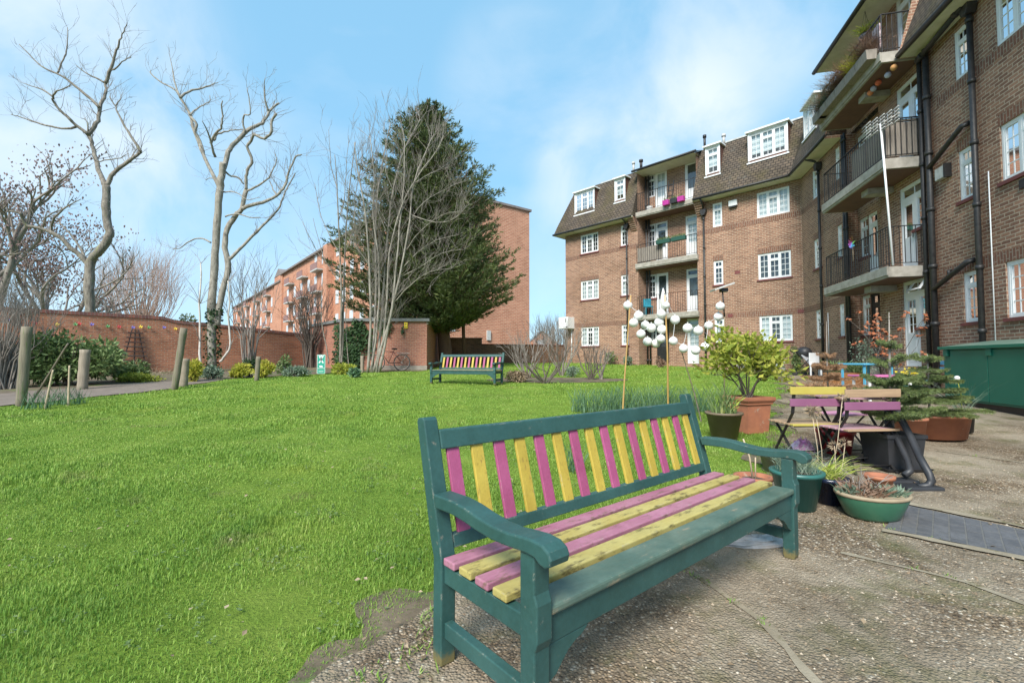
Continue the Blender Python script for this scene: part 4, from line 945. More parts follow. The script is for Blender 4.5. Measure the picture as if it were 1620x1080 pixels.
# ------------------------------------------------------------------ bare trees
def wiggle(p,q,n,amp,rng):
    p,q=V(p),V(q); d=q-p; L_=d.length; o=[]
    for i in range(n+1):
        f=i/n; e=V((rng.gauss(0,1),rng.gauss(0,1),rng.gauss(0,1)))*amp*L_*(0 if i in (0,n) else 1); o.append(p+d*f+e)
    return o
def grow(mb,p,d,L_,r,lv,rng,split=(2,4),spread=.7,up=.12,shrink=.66,wig=.10,tips=None,n=5,minr=.004):
    """a limb that wanders, thins and forks"""
    d=V(d).normalized(); k=max(2,int(4 if lv>1 else 3)); pts=[V(p)]; rad=[r]
    for i in range(k):
        d=(d+V((rng.gauss(0,wig),rng.gauss(0,wig),rng.gauss(0,wig)+up*.4))).normalized(); pts.append(pts[-1]+d*(L_/k)); rad.append(max(minr,r*(1-.38*(i+1)/k)))
    if lv==0: rad[-1]=max(.002,rad[-1]*.5)
    mb.tube(pts,rad,n if lv>1 else (4 if lv==1 else 3),False)
    if lv<=0:
        if tips is not None: tips.append((pts[-1],d))
        return
    for i in range(rng.randint(*split)):
        f=rng.uniform(.35,1) if i else 1; j=min(k-1,int(f*k)); q=pts[j].lerp(pts[j+1],f*k-j if f<1 else 1)
        a=V((rng.gauss(0,1),rng.gauss(0,1),rng.gauss(0,1))); a=(a-d*a.dot(d)).normalized()
        nd=(d+a*rng.uniform(.4,1)*spread*1.2+V((0,0,up))).normalized()
        grow(mb,q,nd,L_*shrink*rng.uniform(.7,1.15),max(minr,r*.6*rng.uniform(.8,1.1)),lv-1,rng,split,spread,up,shrink,wig,tips,n,minr)
RS=.52
def traced(Y,paths,mb,rng,depth=.5,twig=None,tw=(3,6),tl=(.5,1.3)):
    """limbs followed from the photograph; each wanders in depth as well as across"""
    for pi,(rad0,rad1,pts) in enumerate(paths):
        dz=rng.uniform(-depth,depth); P=[]
        for i,(x,y) in enumerate(pts): P.append(at(x,y,Y+dz*(i/max(1,len(pts)-1))*2.2))
        # smooth the path, keep its kinks
        Q=[]
        for i in range(len(P)-1):
            n=3; a=P[max(i-1,0)]; b=P[i]; c_=P[i+1]; e=P[min(i+2,len(P)-1)]
            for k in range(n):
                t_=k/n; Q.append(.5*((2*b)+(c_-a)*t_+(2*a-5*b+4*c_-e)*t_*t_+(3*b-a-3*c_+e)*t_**3))
        Q.append(P[-1]); m=len(Q)
        Q=[q+V((rng.gauss(0,.006),rng.gauss(0,.02),rng.gauss(0,.006))) for q in Q]
        rr=[(rad0+(rad1-rad0)*i/(m-1))*rng.uniform(.94,1.08)*RS for i in range(m)]
        mb.tube(Q,rr,8 if rad0>.06 else 6,True)
        if twig is not None:
            for _ in range(int(rng.uniform(*tw)*m/6)):
                i=rng.randint(m//3,m-1); d=(Q[i]-Q[i-1]).normalized() if i else V((0,0,1))
                nd=(d*.5+V((rng.gauss(0,.7),rng.gauss(0,.7),rng.gauss(.55,.5))))
                grow(twig,Q[i],nd,rng.uniform(*tl),max(.005,rr[i]*.20),rng.choice((0,1,1,2)),rng,(1,3),.8,.2,.6,.12,None,4,.004)
def treeobj(name,base,label,cat='tree',group=None): return empty(name,base,label,cat,group)
def put(mb,name,mat,t):
    o=mb.build(name,mat,t); o.matrix_parent_inverse=Matrix.Translation(-t.location); return o
def putc(c,name,mat,t,fold=.15):
    o=c.build(name,mat,t,None,fold); o.matrix_parent_inverse=Matrix.Translation(-t.location); return o
rg=random.Random(3)
# pollarded tree standing just inside the wall
Y=19.4; t=treeobj('pollarded_tree',gpt(337,581),'bare pollarded tree with ivy round its trunk in front of the garden wall')
m=MB(); tw=MB(); u=sc(Y)
traced(Y,[(12*u,9*u,[(336,584),(335,540),(335,487),(339,419),(342,370),(346,320),(348,293),(351,272),(353,258)]),(9*u,6.5*u,[(344,515),(347,487),(355,450),(361,419),(356,392),(359,362),(372,342),(382,330),(390,300)])],m,rg,.2); put(m,'trunk',MT['barkpale'],t)
m=MB()
traced(Y,[(6*u,1.2*u,[(347,298),(340,282),(325,252),(318,235),(305,200),(301,182),(292,165),(285,155),(278,143),(255,130),(240,118),(238,112)]),
(4*u,1*u,[(285,155),(298,145),(320,139),(335,134),(346,131)]),(3*u,1*u,[(284,153),(278,135),(275,118),(270,95)]),(3*u,1*u,[(301,182),(307,176),(318,168),(330,162),(333,152)]),
(4.5*u,3*u,[(302,186),(311,197),(309,210),(316,222),(324,245)]),(4*u,1*u,[(340,248),(334,225),(328,208),(320,192)]),(4*u,1.4*u,[(334,228),(338,215),(349,203),(352,190),(351,172),(352,160)]),
(3.5*u,1*u,[(338,222),(345,212),(360,208),(375,205),(390,207)]),(7.5*u,3*u,[(354,266),(362,240),(368,230),(388,210),(402,200),(415,195),(423,183),(430,172),(441,163)]),(3*u,1*u,[(425,176),(420,160),(418,140),(419,125)]),
(4.5*u,3.5*u,[(390,300),(389,285),(392,270),(399,257),(396,245),(391,232),(397,222),(403,214),(418,219),(430,208),(429,192),(437,180)]),(3*u,1*u,[(389,210),(384,194),(387,182),(396,181),(394,160),(391,140)]),
(6*u,2*u,[(382,331),(395,325),(415,320),(437,310),(448,298),(453,285),(460,265),(468,248),(476,244)]),(3.5*u,1*u,[(390,302),(402,297),(422,284),(430,272),(437,256),(436,244)]),(5.5*u,1.6*u,[(362,410),(372,402),(392,380),(413,360),(430,342),(443,327),(452,302),(468,274)]),
(2.6*u,1*u,[(334,384),(322,378),(308,378),(296,384),(284,393),(272,394)]),(3*u,2*u,[(357,272),(366,279),(377,281),(386,292)]),(2*u,.8*u,[(353,304),(366,303),(378,307),(392,316),(412,312)]),(2.4*u,1*u,[(356,342),(375,338),(395,344),(412,345)]),(3*u,.8*u,[(438,309),(432,300),(426,285)]),(2*u,.7*u,[(341,283),(332,282),(325,285)])],m,rg,.5,tw,(3.5,6),(.3,.9)); put(m,'branches',MT['barkpale'],t); put(tw,'twigs',MT['twig'],t)
def ivyclad(t,path,r,n,rng,size=.09,name='ivy'):
    c=Cards()
    for _ in range(n):
        f=rng.random()*(len(path)-1); i=int(f); p=V(path[i]).lerp(V(path[i+1]),f-i); a=V((rng.gauss(0,1),rng.gauss(0,1),rng.gauss(0,.3))).normalized(); q=p+a*r*rng.uniform(.8,1.5)
        d=(a*.5+V((rng.gauss(0,.6),rng.gauss(0,.6),rng.gauss(-.3,.6)))).normalized(); s=d.cross(a).normalized() if d.cross(a).length>.01 else V((1,0,0)); L_=size*rng.uniform(.6,1.4); c.add(q,d*L_,s*L_*.8)
    return putc(c,name,MT['ivy'],t)
ivyclad(t,[at(337,584,Y),at(336,540,Y),at(337,500,Y),at(342,490,Y)],.20,620,rg,.11)
# taller pollard beyond the wall
Y=19.6; t=treeobj('pollarded_tree',at(141,585,Y),'tall bare tree with an elbowed limb beyond the wall on the left'); m=MB(); tw=MB(); u=sc(Y)
traced(Y,[(13*u,10*u,[(143,590),(142,487),(141,450),(142,417),(148,406),(157,398),(170,380),(174,368),(170,355),(168,335),(168,310),(168,293)])],m,rg,.1); put(m,'trunk',MT['bark'],t)
m=MB()
traced(Y,[(7*u,4.5*u,[(167,296),(160,280),(155,265),(150,245),(146,230),(143,218),(139,212)]),(5*u,1*u,[(140,213),(120,198),(110,188),(95,175),(84,160),(83,152),(90,145),(103,140),(113,134)]),(3*u,.8*u,[(84,153),(70,144),(55,138),(35,131)]),
(6*u,3*u,[(139,213),(150,200),(156,185),(160,165),(166,150),(168,140),(165,130)]),(4.5*u,1.2*u,[(157,170),(145,158),(130,145),(115,133),(100,122),(82,113),(65,105),(48,88),(30,70)]),(2.6*u,.9*u,[(90,117),(98,100),(104,85),(107,65),(107,44)]),(3*u,.9*u,[(165,131),(155,125),(142,119),(130,112),(121,104)]),
(5*u,1*u,[(166,132),(173,115),(180,97),(184,80),(190,65),(196,50),(201,36)]),(2.5*u,.8*u,[(172,114),(185,106),(198,95),(208,90)]),(6.5*u,4*u,[(169,294),(176,278),(186,268),(200,258),(214,248),(223,240)]),(4.5*u,1.2*u,[(223,240),(217,230),(205,212),(195,195),(186,178),(180,165),(173,153)]),(2.2*u,.8*u,[(183,168),(190,160),(191,152)]),
(3.5*u,1*u,[(122,200),(105,204),(80,200),(60,195),(45,190),(28,184),(18,181)]),(3*u,1*u,[(169,288),(174,275),(185,268)]),(2*u,.7*u,[(153,256),(172,252),(190,250),(203,243)]),(2.4*u,.8*u,[(138,214),(140,200),(135,190),(128,187)]),
(7*u,4*u,[(140,420),(128,405),(113,393),(98,378),(80,367),(60,360),(43,357),(36,345),(33,336)]),(4*u,1.4*u,[(34,338),(18,334),(0,335),(-20,330)]),(4*u,1*u,[(80,367),(83,350),(95,335),(110,325),(128,315)]),(3.5*u,1*u,[(136,410),(125,390),(112,370),(95,352),(82,340)])],m,rg,.6,tw,(3.5,6.5),(.3,1.0)); put(m,'branches',MT['bark'],t); put(tw,'twigs',MT['twig'],t)
# seed hung tree running out of the picture on the left, and its neighbours beyond the wall
def seedcloud(t,tips,n,rng,r=.45,size=.12):
    c=Cards()
    for _ in range(n):
        p,d=rng.choice(tips); q=p+V((rng.gauss(0,r),rng.gauss(0,r),rng.gauss(-.08,r*.8))); a=V((rng.gauss(0,.5),rng.gauss(0,.5),-1+rng.gauss(0,.5))).normalized(); s=a.orthogonal().normalized(); L_=size*rng.uniform(.5,1.5); c.add(q,a*L_,s*L_*.5)
    return putc(c,'seed_clusters',MT['seed'],t)
def baretree(label,px,Y,hm,r,lv,rng,lean=(0,0,1),seeds=0,mat='bark',first=.35,spread=.75,split=(2,4),up=.14,name='bare_tree',seed=None,tw='twig',base=None,shrink=.70):
    b=at(px,570,Y); b.z=g(b.x,min(b.y,30)); t=treeobj(name,b,label,group='bare trees beyond the garden wall')
    m=MB(); d=V(lean).normalized(); q=b+d*hm*first*.5+V((rng.gauss(0,.1),0,0)); top=b+d*hm*first
    m.tube([b-V((0,0,.3)),q,top],[r*1.25,r,r*.85],8); put(m,'trunk',MT[mat],t)
    m=MB(); tips=[]
    for i in range(rng.randint(3,4)):
        a=rng.uniform(0,6.28); nd=V((math.cos(a)*spread,math.sin(a)*spread,1)).normalized()
        grow(m,top,nd,hm*.30,r*.62,lv,rng,split,spread,up,shrink,.13,tips,5,.005)
    put(m,'branches',MT[tw],t)
    if seeds: seedcloud(t,tips,seeds,rng)
    return t
baretree('leaning bare tree at the left edge of the picture hung with purple brown seeds',14,20.5,9.5,.27,4,random.Random(21),(-.25,0,1),2600,spread=.9,first=.3)
baretree('seed hung bare tree between the left edge and the tall pollard',72,23,8.0,.2,4,random.Random(5),(.1,0,1),2600,spread=.95,first=.25)
baretree('grey bare tree seen behind the tall pollard trunk',100,30,8.5,.24,4,random.Random(8),(.1,0,1),0,spread=.9,first=.28,tw='bark')
baretree('thin bare tree far behind the garden wall on the left',48,34,8.5,.22,4,random.Random(9),(0,0,1),0,spread=.8,first=.25)
baretree('small bare tree with a few seeds just right of the tall pollard trunk',172,26,5.0,.11,4,random.Random(33),(.05,0,1),500,spread=.9,first=.3)
# round pale shrub crown and dark evergreen over the wall
def twigdome(name,label,c0,rx,rz,n,rng,mat,r=.012,cat='tree',group=None,lv=1,stem=True):
    t=treeobj(name,(c0.x,c0.y,g(c0.x,min(c0.y,30))),label,cat,group); m=MB(); b=V(t.location)
    for i in range(n):
        a=rng.uniform(0,6.28); e=rng.uniform(.15,1)**.6; d=V((math.cos(a)*(1-e*e)**.5*rx,math.sin(a)*(1-e*e)**.5*rx,(c0.z+rz*e)-b.z))
        s=b+V((rng.gauss(0,.1),rng.gauss(0,.1),0)); k=rng.uniform(.55,.75)
        m.tube([s,s+V((d.x*.25,d.y*.25,d.z*.45)),s+d*k],[r*2.4,r*1.7,r],4,False); grow(m,s+d*k,d.normalized()+V((0,0,.2)),d.length*(1-k)*rng.uniform(.8,1.1),r,lv,rng,(2,4),.55,.15,.7,.1,None,4,.004)
    put(m,'branches',MT[mat],t); return t
MT['pinktwig']=M('pinkish_twig',(.40,.27,.21),(.50,.37,.30),3,.9)
twigdome('round_bare_tree','round pale pinkish bare tree over the wall left of the ivy pollard',at(222,500,38),3.1,3.9,150,random.Random(2),'pinktwig',.02,lv=2)
def leafball(t,c0,rx,ry,rz,n,rng,size,mat,name='foliage',lumps=9,hollow=.5,asp=.55,droop=0):
    c=Cards(); C=[]
    for _ in range(lumps):
        a=V((rng.gauss(0,1),rng.gauss(0,1),rng.gauss(0,1))).normalized()*rng.uniform(.25,.75); C.append((V((a.x*rx,a.y*ry,a.z*rz)),rng.uniform(.32,.52)))
    for _ in range(n):
        q,s=rng.choice(C); a=V((rng.gauss(0,1),rng.gauss(0,1),rng.gauss(0,1))).normalized(); f=s*rng.uniform(hollow,1.05)
        p=c0+q+V((a.x*rx*f,a.y*ry*f,a.z*rz*f)); d=(a+V((rng.gauss(0,.6),rng.gauss(0,.6),rng.gauss(.1-droop,.6)))).normalized(); sd_=d.cross(V((rng.gauss(0,1),rng.gauss(0,1),rng.gauss(0,1)))).normalized(); L_=size*rng.uniform(.6,1.4); c.add(p,d*L_,sd_*L_*asp)
    return putc(c,name,MT[mat],t,.2)
q=at(300,500,34); t=treeobj('evergreen_bush',(q.x,q.y,1.03),'small dark evergreen top showing over the wall','tree'); leafball(t,V((q.x,q.y,3.4)),1.3,1.2,1.3,1800,random.Random(4),.2,'conifer')
m=MB(); m.tube([(q.x,q.y,.9),(q.x,q.y,3.2)],.1,6); put(m,'trunk',MT['barkdark'],t)
# the tree of many slim stems, and the slim pair beside it
Y=18.9; rg=random.Random(14); b=gpt(600,588); t=treeobj('multi_stem_tree',b,'slim pale bare tree of many stems in front of the brick outbuilding'); m=MB(); tw=MB(); u=sc(Y)
st=[[(582,590),(585,540),(586,480),(583,400),(577,330),(566,270),(560,225)],[(588,590),(592,530),(595,450),(594,370),(598,300),(610,230),(618,195)],[(596,590),(602,520),(608,440),(613,370),(622,300),(640,235),(665,190)],[(600,590),(612,530),(622,480),(636,420),(648,350),(655,290),(680,225),(690,210)],[(590,590),(606,540),(618,500),(624,450),(632,360),(638,300),(640,230),(636,200)],[(586,590),(594,540),(600,470),(598,400),(590,340),(592,280),(585,215)],[(594,590),(607,530),(612,470),(616,400),(634,330),(660,280),(690,240),(702,215)]]
traced(Y,[((4.6 if i<5 else 3.4)*u,1.1*u,s) for i,s in enumerate(st)],m,rg,.5); put(m,'stems',MT['barkpale'],t)
m=MB()
sides=[[(636,425),(660,400),(690,380),(725,372)],[(640,400),(665,365),(700,340),(730,335)],[(622,480),(650,450),(680,430),(715,425)],[(648,350),(670,320),(705,300),(725,290)],[(613,370),(600,340),(590,300),(572,250)],[(583,400),(570,380),(558,340),(550,300)],[(650,340),(690,352),(720,345),(742,322)],[(630,440),(660,425),(700,400),(735,395)],[(655,290),(680,275),(700,265),(720,250)],[(608,440),(585,420),(565,390),(560,370)],[(622,300),(610,270),(612,235),(606,200)]]
traced(Y,[(1.5*u,.6*u,s) for s in sides],m,rg,.7,tw,(16,22),(.5,1.1))
for s in st:
    for k in range(34):
        i=rg.randint(2,len(s)-1); f=rg.random(); p=at(s[i-1][0]+(s[i][0]-s[i-1][0])*f,s[i-1][1]+(s[i][1]-s[i-1][1])*f,Y+rg.uniform(-.3,.3)); grow(tw,p,(rg.gauss(.25,.5),rg.gauss(0,.5),.9),rg.uniform(.45,.95),.011,2,rg,(2,4),.5,.2,.66,.09,None,3,.0035)
put(m,'branches',MT['barkpale'],t); put(tw,'twigs',MT['twig'],t)
Y=19.2; t=treeobj('slim_tree',gpt(538,588),'slim upright bare tree with two close stems left of the many stemmed one'); m=MB(); tw=MB(); u=sc(Y)
traced(Y,[(4*u,1*u,[(538,590),(539,540),(540,460),(538,400),(535,340),(533,290),(530,245)]),(3.4*u,1*u,[(540,590),(543,520),(544,450),(546,390),(550,330),(556,270),(563,225)]),(2.2*u,.8*u,[(520,575),(517,550),(510,520),(508,480),(510,440)]),(1.6*u,.8*u,[(552,590),(550,560),(547,520),(548,480)])],m,rg,.3); put(m,'stems',MT['bark'],t)
m=MB(); traced(Y,[(1.5*u,.6*u,s) for s in ([(537,400),(520,370),(505,330),(498,290)],[(536,350),(545,310),(548,260),(552,215)],[(540,450),(525,430),(510,400),(495,345)],[(534,300),(525,270),(522,240),(520,205)],[(546,400),(560,360),(562,310),(570,270)],[(540,440),(520,420),(500,395),(478,350)])],m,rg,.4,tw,(5,8),(.5,1.3)); put(m,'branches',MT['bark'],t); put(tw,'twigs',MT['twig'],t)
ivyclad(t,[at(538,590,Y),at(540,560,Y)],.25,150,rg,.1)
# dark shrub of bare stems at the corner of wall and outbuilding, thin birches, small bare shrubs
twigdome('bare_shrub','dense dark bare shrub in the corner between garden wall and outbuilding',at(492,525,22.3),1.1,1.5,55,random.Random(6),'barkdark',.016,'shrub',lv=2)
twigdome('bare_shrub','open bare shrub of thin brown branches against the old wall right of the birches',at(397,500,20.2),1.2,1.6,26,random.Random(16),'twig',.013,'shrub',lv=2)
for lab,pts,r in (('straight white birch stem left of the ivy clad pollard',[(318,588),(316,540),(317,480),(318,417)],3.6),('crooked white birch stem right of the ivy clad pollard',[(348,572),(357,561),(364,548),(363,525),(361,505),(363,480),(362,445)],3.6),):
    t=treeobj('birch',at(pts[0][0],pts[0][1],18.9),lab); m=MB(); tw=MB(); traced(18.9,[(r*sc(18.9),1.8*sc(18.9),pts)],m,rg,.1); put(m,'trunk',MT['birch'],t)
    for k in range(12):
        i=rg.randint(1,len(pts)-1); p=at(*pts[i],18.9); grow(tw,p,(rg.gauss(0,.6),rg.gauss(0,.5),.8),rg.uniform(.4,.9),.012,1,rg,(1,3),.6,.1,.6,.1,None,4,.004)
    put(tw,'twigs',MT['twig'],t)
# conifer
def conifer():
    rng=random.Random(77); Y=23.0; b=at(706,577,Y); b.z=g(b.x,b.y); t=treeobj('conifer',b,'tall broad dark green conifer in front of the orange brick gable')
    prof=[(150,676,671,694),(165,677,658,708),(180,678,640,714),(200,680,622,724),(230,682,604,742),(255,686,594,754),(275,688,584,772),(300,690,564,792),(340,692,548,790),(380,695,541,784),(410,697,540,812),(440,699,540,820),(470,701,546,806),(490,703,566,770),(505,705,610,740)]
    u=sc(Y); m=MB(); P=[at(676+30*((y-150)/427)**1.3,y,Y) for y in range(577,150,-20)]; m.tube(P,[.34*(1-.95*i/(len(P)-1))+.01 for i in range(len(P))],9); m.tube([at(735,575,Y+.8),at(733,520,Y+.8),at(738,450,Y+.5)],[.10,.09,.05],7); put(m,'trunk',MT['redbark'],t)
    c=Cards(); m=MB()
    def at_y(y):
        for a,b_ in zip(prof,prof[1:]):
            if a[0]<=y<=b_[0]: f=(y-a[0])/(b_[0]-a[0]); return [a[k]+(b_[k]-a[k])*f for k in (1,2,3)]
    nb=760
    for i in range(nb):
        y=151+(500-151)*((i+.5)/nb)**.78; cx_,l,r=at_y(y); cx_+=rng.gauss(0,7)*(1 if y<260 else 0); a=rng.uniform(0,2*math.pi)
        wide=(r-cx_) if math.cos(a)>0 else (cx_-l); hw=((r-l)/2)
        rx=wide*1.04*abs(math.cos(a)); ry=hw*math.sin(a)*.95; k=rng.uniform(.62,1.10)
        st=at(cx_,y+ (18+.10*hw),Y); tip=st+V((math.copysign(rx,math.cos(a))*u*k,ry*u*k,(.18+.16*rng.random())*hw*u*k))
        low=(y-151)/349; tip.z-=max(0,low-.8)*.8*rng.uniform(.3,1.2); tip.z+=(1-low)*.35*rng.random()
        L_=(tip-st).length; n=max(4,int(L_/.28)); mid=st.lerp(tip,.55)+V((0,0,-.10*L_))
        path=[st*(1-f)**2+mid*2*f*(1-f)+tip*f*f for f in [j/n for j in range(n+1)]]
        m.tube(path,[max(.006,.045*(1-j/n)) for j in range(n+1)],4,False)
        for j in range(1,n+1):
            f=j/n
            if f<.16: continue
            d=(path[j]-path[j-1]).normalized(); side=d.cross(V((0,0,1)));side=side.normalized() if side.length>.1 else V((1,0,0)); upv=side.cross(d)
            sp=(.22+.55*(1-f))*min(1,L_/2.2)
            for s in range(15):
                q=path[j].lerp(path[j-1],rng.random()); w=rng.uniform(-1,1)*sp
                base=q+side*w*.8+upv*rng.uniform(-.22,.16)*sp; dr=(d*rng.uniform(.5,1)+side*(w/sp)*.8+V((rng.gauss(0,.25),rng.gauss(0,.25),rng.gauss(.22,.3)))).normalized(); ll=rng.uniform(.10,.28)
                for z in range(2):
                    d2=(dr+V((rng.gauss(0,.35),rng.gauss(0,.35),rng.gauss(0,.3)))).normalized(); s2=d2.cross(V((rng.gauss(0,1),rng.gauss(0,1),rng.gauss(0,1)))).normalized(); c.add(base,d2*ll,s2*ll*.20)
    put(m,'branches',MT['redbark'],t); putc(c,'foliage',MT['conifer'],t,.1); print('conifer cards',len(c.p))
conifer()
# ------------------------------------------------------------------ posts, sign, bicycle, shrubs along the path
def onground(px,py): return gpt(px,py)
def post(b,tp,r,label,mat='post',name='timber_post',cat='post',group='timber posts beside the path',sq=False):
    p=gpt(*b); q=at(tp[0],tp[1],p.y+.02); t=empty(name,p,label,cat,group); v=q-p; m=MB()
    if sq: m.bar((0,0,-.15),v,r*2,r*2,(0,1,0)); return m.build('post',MT[mat],t,bevel=.008) and t
    n=10; pts=[v*(k/n) for k in range(n+1)]; pts[0]=v*-.1
    rr=[r*(1+.05*math.sin(k*1.9+p.x)) for k in range(n+1)]
    m.tube(pts+[v*1.003],rr+[r*.86],12); m.build('post',MT[mat],t); return t
post((33,642),(43,517),.085,'tallest thick round timber post nearest the left edge of the picture')
post((130,616),(135,553),.115,'short fat pale timber post in front of the green bush','postpale')
post((276,616),(291,519),.085,'leaning round timber post where the path meets the lawn')
post((290,612),(293,567),.11,'short stubby post half hidden behind the leaning post','postpale')
post((406,602),(409,564),.075,'small grey post on the lawn edge left of the green sign','post')
post((573,589),(573,563),.07,'short pale post at the foot of the multi stemmed tree','postpale')
post((635,584),(636,573),.03,'slim short pale stake right of the bicycle','stake',group=None,name='stake',cat='stake'); post((588,588),(590,574),.03,'slim short pale stake left of the bicycle','stake',group=None,name='stake',cat='stake')
def cane(pts,r,label,mat,name='cane',cat='cane',group=None,y=None):
    p=gpt(*pts[0]); y=y or p.y; P=[p]+[at(px,py,y) for px,py in pts[1:]]; t=empty(name,p,label,cat,group)
    n=14; Q=[]
    L_=len(P)-1
    for k in range(n+1):
        f=k/n*L_; i=min(int(f),L_-1); Q.append(P[i].lerp(P[i+1],f-i)-p)
    Q[0].z-=.05; m=MB(); m.tube(Q,[r*(1.0-.25*k/n)*(1.12 if k%3==0 else 1) for k in range(n+1)],8); m.build('stem',MT[mat],t); return t
cane([(48,640),(108,543)],.022,'dark stick leaning right between the tall post and the fat post','greybamboo','stick','stick')
cane([(71,647),(84,585)],.02,'pale stake crossing the dark leaning stick','stake','stick','stick')
cane([(108,642),(110,578)],.02,'upright pale stake left of the short fat post','stake','stick','stick'); cane([(284,612),(285,580)],.012,'thin pale stake beside the leaning post','stake','stick','stick')
# green park style sign
p=gpt(508,592); t=empty('garden_sign',p,'small green sign with white pictogram and lettering on a short post','sign'); u=sc(p.y); MT['signg']=M('sign_green',(.02,.27,.19),(.03,.31,.22),5,.4); MT['signw']=M('sign_white',(.72,.80,.76))
m=MB(); m.box(-.05,.05,.02,.10,-.1,29*u); m.build('post',MT['post'],t)
m=MB(); m.box(-.16,.16,-.012,.015,9*u,31*u); m.build('upper_plate',MT['signg'],t,bevel=.004); m=MB(); m.box(-.16,.16,-.012,.015,1*u,8.6*u); m.build('lower_plate',MT['signg'],t,bevel=.004)
m=MB(); z=24*u
for a,b in (((-.005,0),(-.08,.13)),((.005,0),(.08,.13)),((0,-.02),(-.08,-.15)),((0,-.02),(.08,-.15))): m.bar((a[0],-.015,z+a[1]),(b[0],-.015,z+b[1]),.006,.045,(1,0,0))
m.box(-.035,.035,-.018,-.012,z-.07,z+.07); m.tube([(0,-.018,z+.12),(0,-.013,z+.12)],.03,12)
for (x0,x1,z0) in ((-.07,.05,12.4*u),(-.06,.07,11.2*u)): m.box(x0,x1,-.017,-.012,z0,z0+.035)
for s in (-1,1): m.box(s*.152-.006,s*.152+.006,-.016,-.012,9.2*u,30.8*u)
m.box(-.157,.157,-.0155,-.012,30.3*u,30.8*u); m.box(-.157,.157,-.0155,-.012,9.2*u,9.7*u); m.build('lettering',MT['signw'],t)
m=MB()
for k in range(5): m.box(-.09+.038*k,-.09+.038*k+.024,-.017,-.012,4.2*u,5.6*u-.01*(k%2))
for s in (-1,1): m.box(s*.152-.006,s*.152+.006,-.016,-.012,1.2*u,8.4*u)
m.box(-.157,.157,-.0155,-.012,1.2*u,1.6*u); m.build('lettering',MT['signw'],t)
# bicycle against the outbuilding
p=gpt(616,586.5); p.y=min(p.y,20.1); t=empty('bicycle',p,'old dark bicycle with a flat tyre look leaning below the outbuilding wall','bicycle'); t['label']='old dark bicycle leaning by the wall of the brick outbuilding'
MT['rubber']=M('tyre_rubber',(.02,.02,.02),(.04,.037,.035),9,.8); MT['bikered']=M('dull_maroon_frame',(.10,.025,.03),(.16,.07,.05),9,.45,metal=.2); MT['steel']=M('dull_steel',(.45,.43,.40),(.30,.24,.19),12,.4,metal=.7)
for x in (-.55,.52):
    m=MB(); m.tube([(x+.34*math.cos(a),0,.36+.34*math.sin(a)) for a in np.linspace(0,2*math.pi,33)],.02,6,False); w=m.build('wheel',MT['rubber'],t)
    m=MB(); m.tube([(x+.315*math.cos(a),0,.36+.315*math.sin(a)) for a in np.linspace(0,2*math.pi,33)],.009,4,False)
    for k in range(14): a=k*math.pi/7; m.tube([(x,0,.36),(x+.31*math.cos(a),0,.36+.31*math.sin(a))],.0025,3,False)
    m.tube([(x,-.05,.36),(x,.05,.36)],.025,8); m.build('rim',MT['steel'],w)
m=MB(); A=lambda *q:[(x,0,z) for x,z in q]
for q in (((-.40,.86),(-.05,.34)),((-.40,.86),(.16,.82)),((.17,.90),(-.05,.34)),((-.05,.34),(.52,.36)),((.16,.80),(.52,.36)),((-.42,.95),(-.40,.80),(-.47,.55),(-.55,.36))): m.tube(A(*q),.017,6)
m.build('frame',MT['bikered'],t); m=MB(); m.tube([(-.42,0,.95),(-.40,0,1.02)],.014,6); m.tube([(-.25,-.28,1.0),(-.36,-.2,1.03),(-.42,0,1.02),(-.36,.2,1.03),(-.25,.28,1.0)],.012,6); m.build('handlebar',MT['steel'],t)
m=MB(); m.sphere((.19,0,.95),.13,12,6,(1,.55,.3)); m.build('saddle',MT['rubber'],t); m=MB(); m.tube([(-.05,-.08,.34),(-.05,.08,.34)],.02,6); m.tube([(-.05,-.08,.34),(.06,-.09,.22)],.01,5); m.tube([(-.05,.08,.34),(-.16,.09,.46)],.01,5); m.box(.02,.11,-.16,-.08,.205,.225); m.box(-.20,-.11,.08,.16,.455,.475); m.build('crank',MT['steel'],t)
m=MB(); m.box(.30,.85,-.07,.07,.74,.76); m.tube([(.75,-.05,.74),(.52,-.05,.36)],.008,5); m.tube([(.75,.05,.74),(.52,.05,.36)],.008,5); m.build('rack',MT['steel'],t); t.rotation_euler=(-.10,0,.06)
# shrubs
def shrub(name,label,px,py,top,w,Y_=None,n=2500,size=.08,mat='leaf',seed=1,cat='shrub',group=None,lump=12,asp=.5,stems='barkdark',ry=None,hollow=.5):
    b=gpt(px,py); 
    if Y_: b=at(px,py,Y_); b.z=g(b.x,b.y)
    u=sc(b.y); t=empty(name,b,label,cat,group); h=(py-top)*u; rng=random.Random(seed)
    leafball(t,V((b.x,b.y,b.z+h*.52)),w*u/2,ry or w*u*.42,h*.55,n,rng,size,mat,'foliage',lump,hollow,asp)
    m=MB()
    for k in range(7): a=rng.uniform(0,6.3); m.tube([(rng.gauss(0,.05),rng.gauss(0,.05),-.05),(math.cos(a)*w*u*.12,math.sin(a)*w*u*.1,h*.35),(math.cos(a)*w*u*.28,math.sin(a)*w*u*.22,h*.7)],[.025,.018,.008],5,False)
    m.build('stems',MT[stems],t); return t
shrub('rhododendron','large glossy green bush in front of the garden wall behind the two front posts',110,606,521,180,13.6,7000,.15,'leaf',3,lump=26,asp=.42,ry=.95)
shrub('rhododendron','low glossy green bush under the slatted trellis',198,602,572,70,15.0,1300,.14,'leaf',5,lump=9,asp=.42)
twigdome('bare_shrub','brown twiggy bush at the left edge behind the tallest post',at(8,548,12.6),1.0,1.2,90,random.Random(26),'twig',.009,'shrub',lv=2)
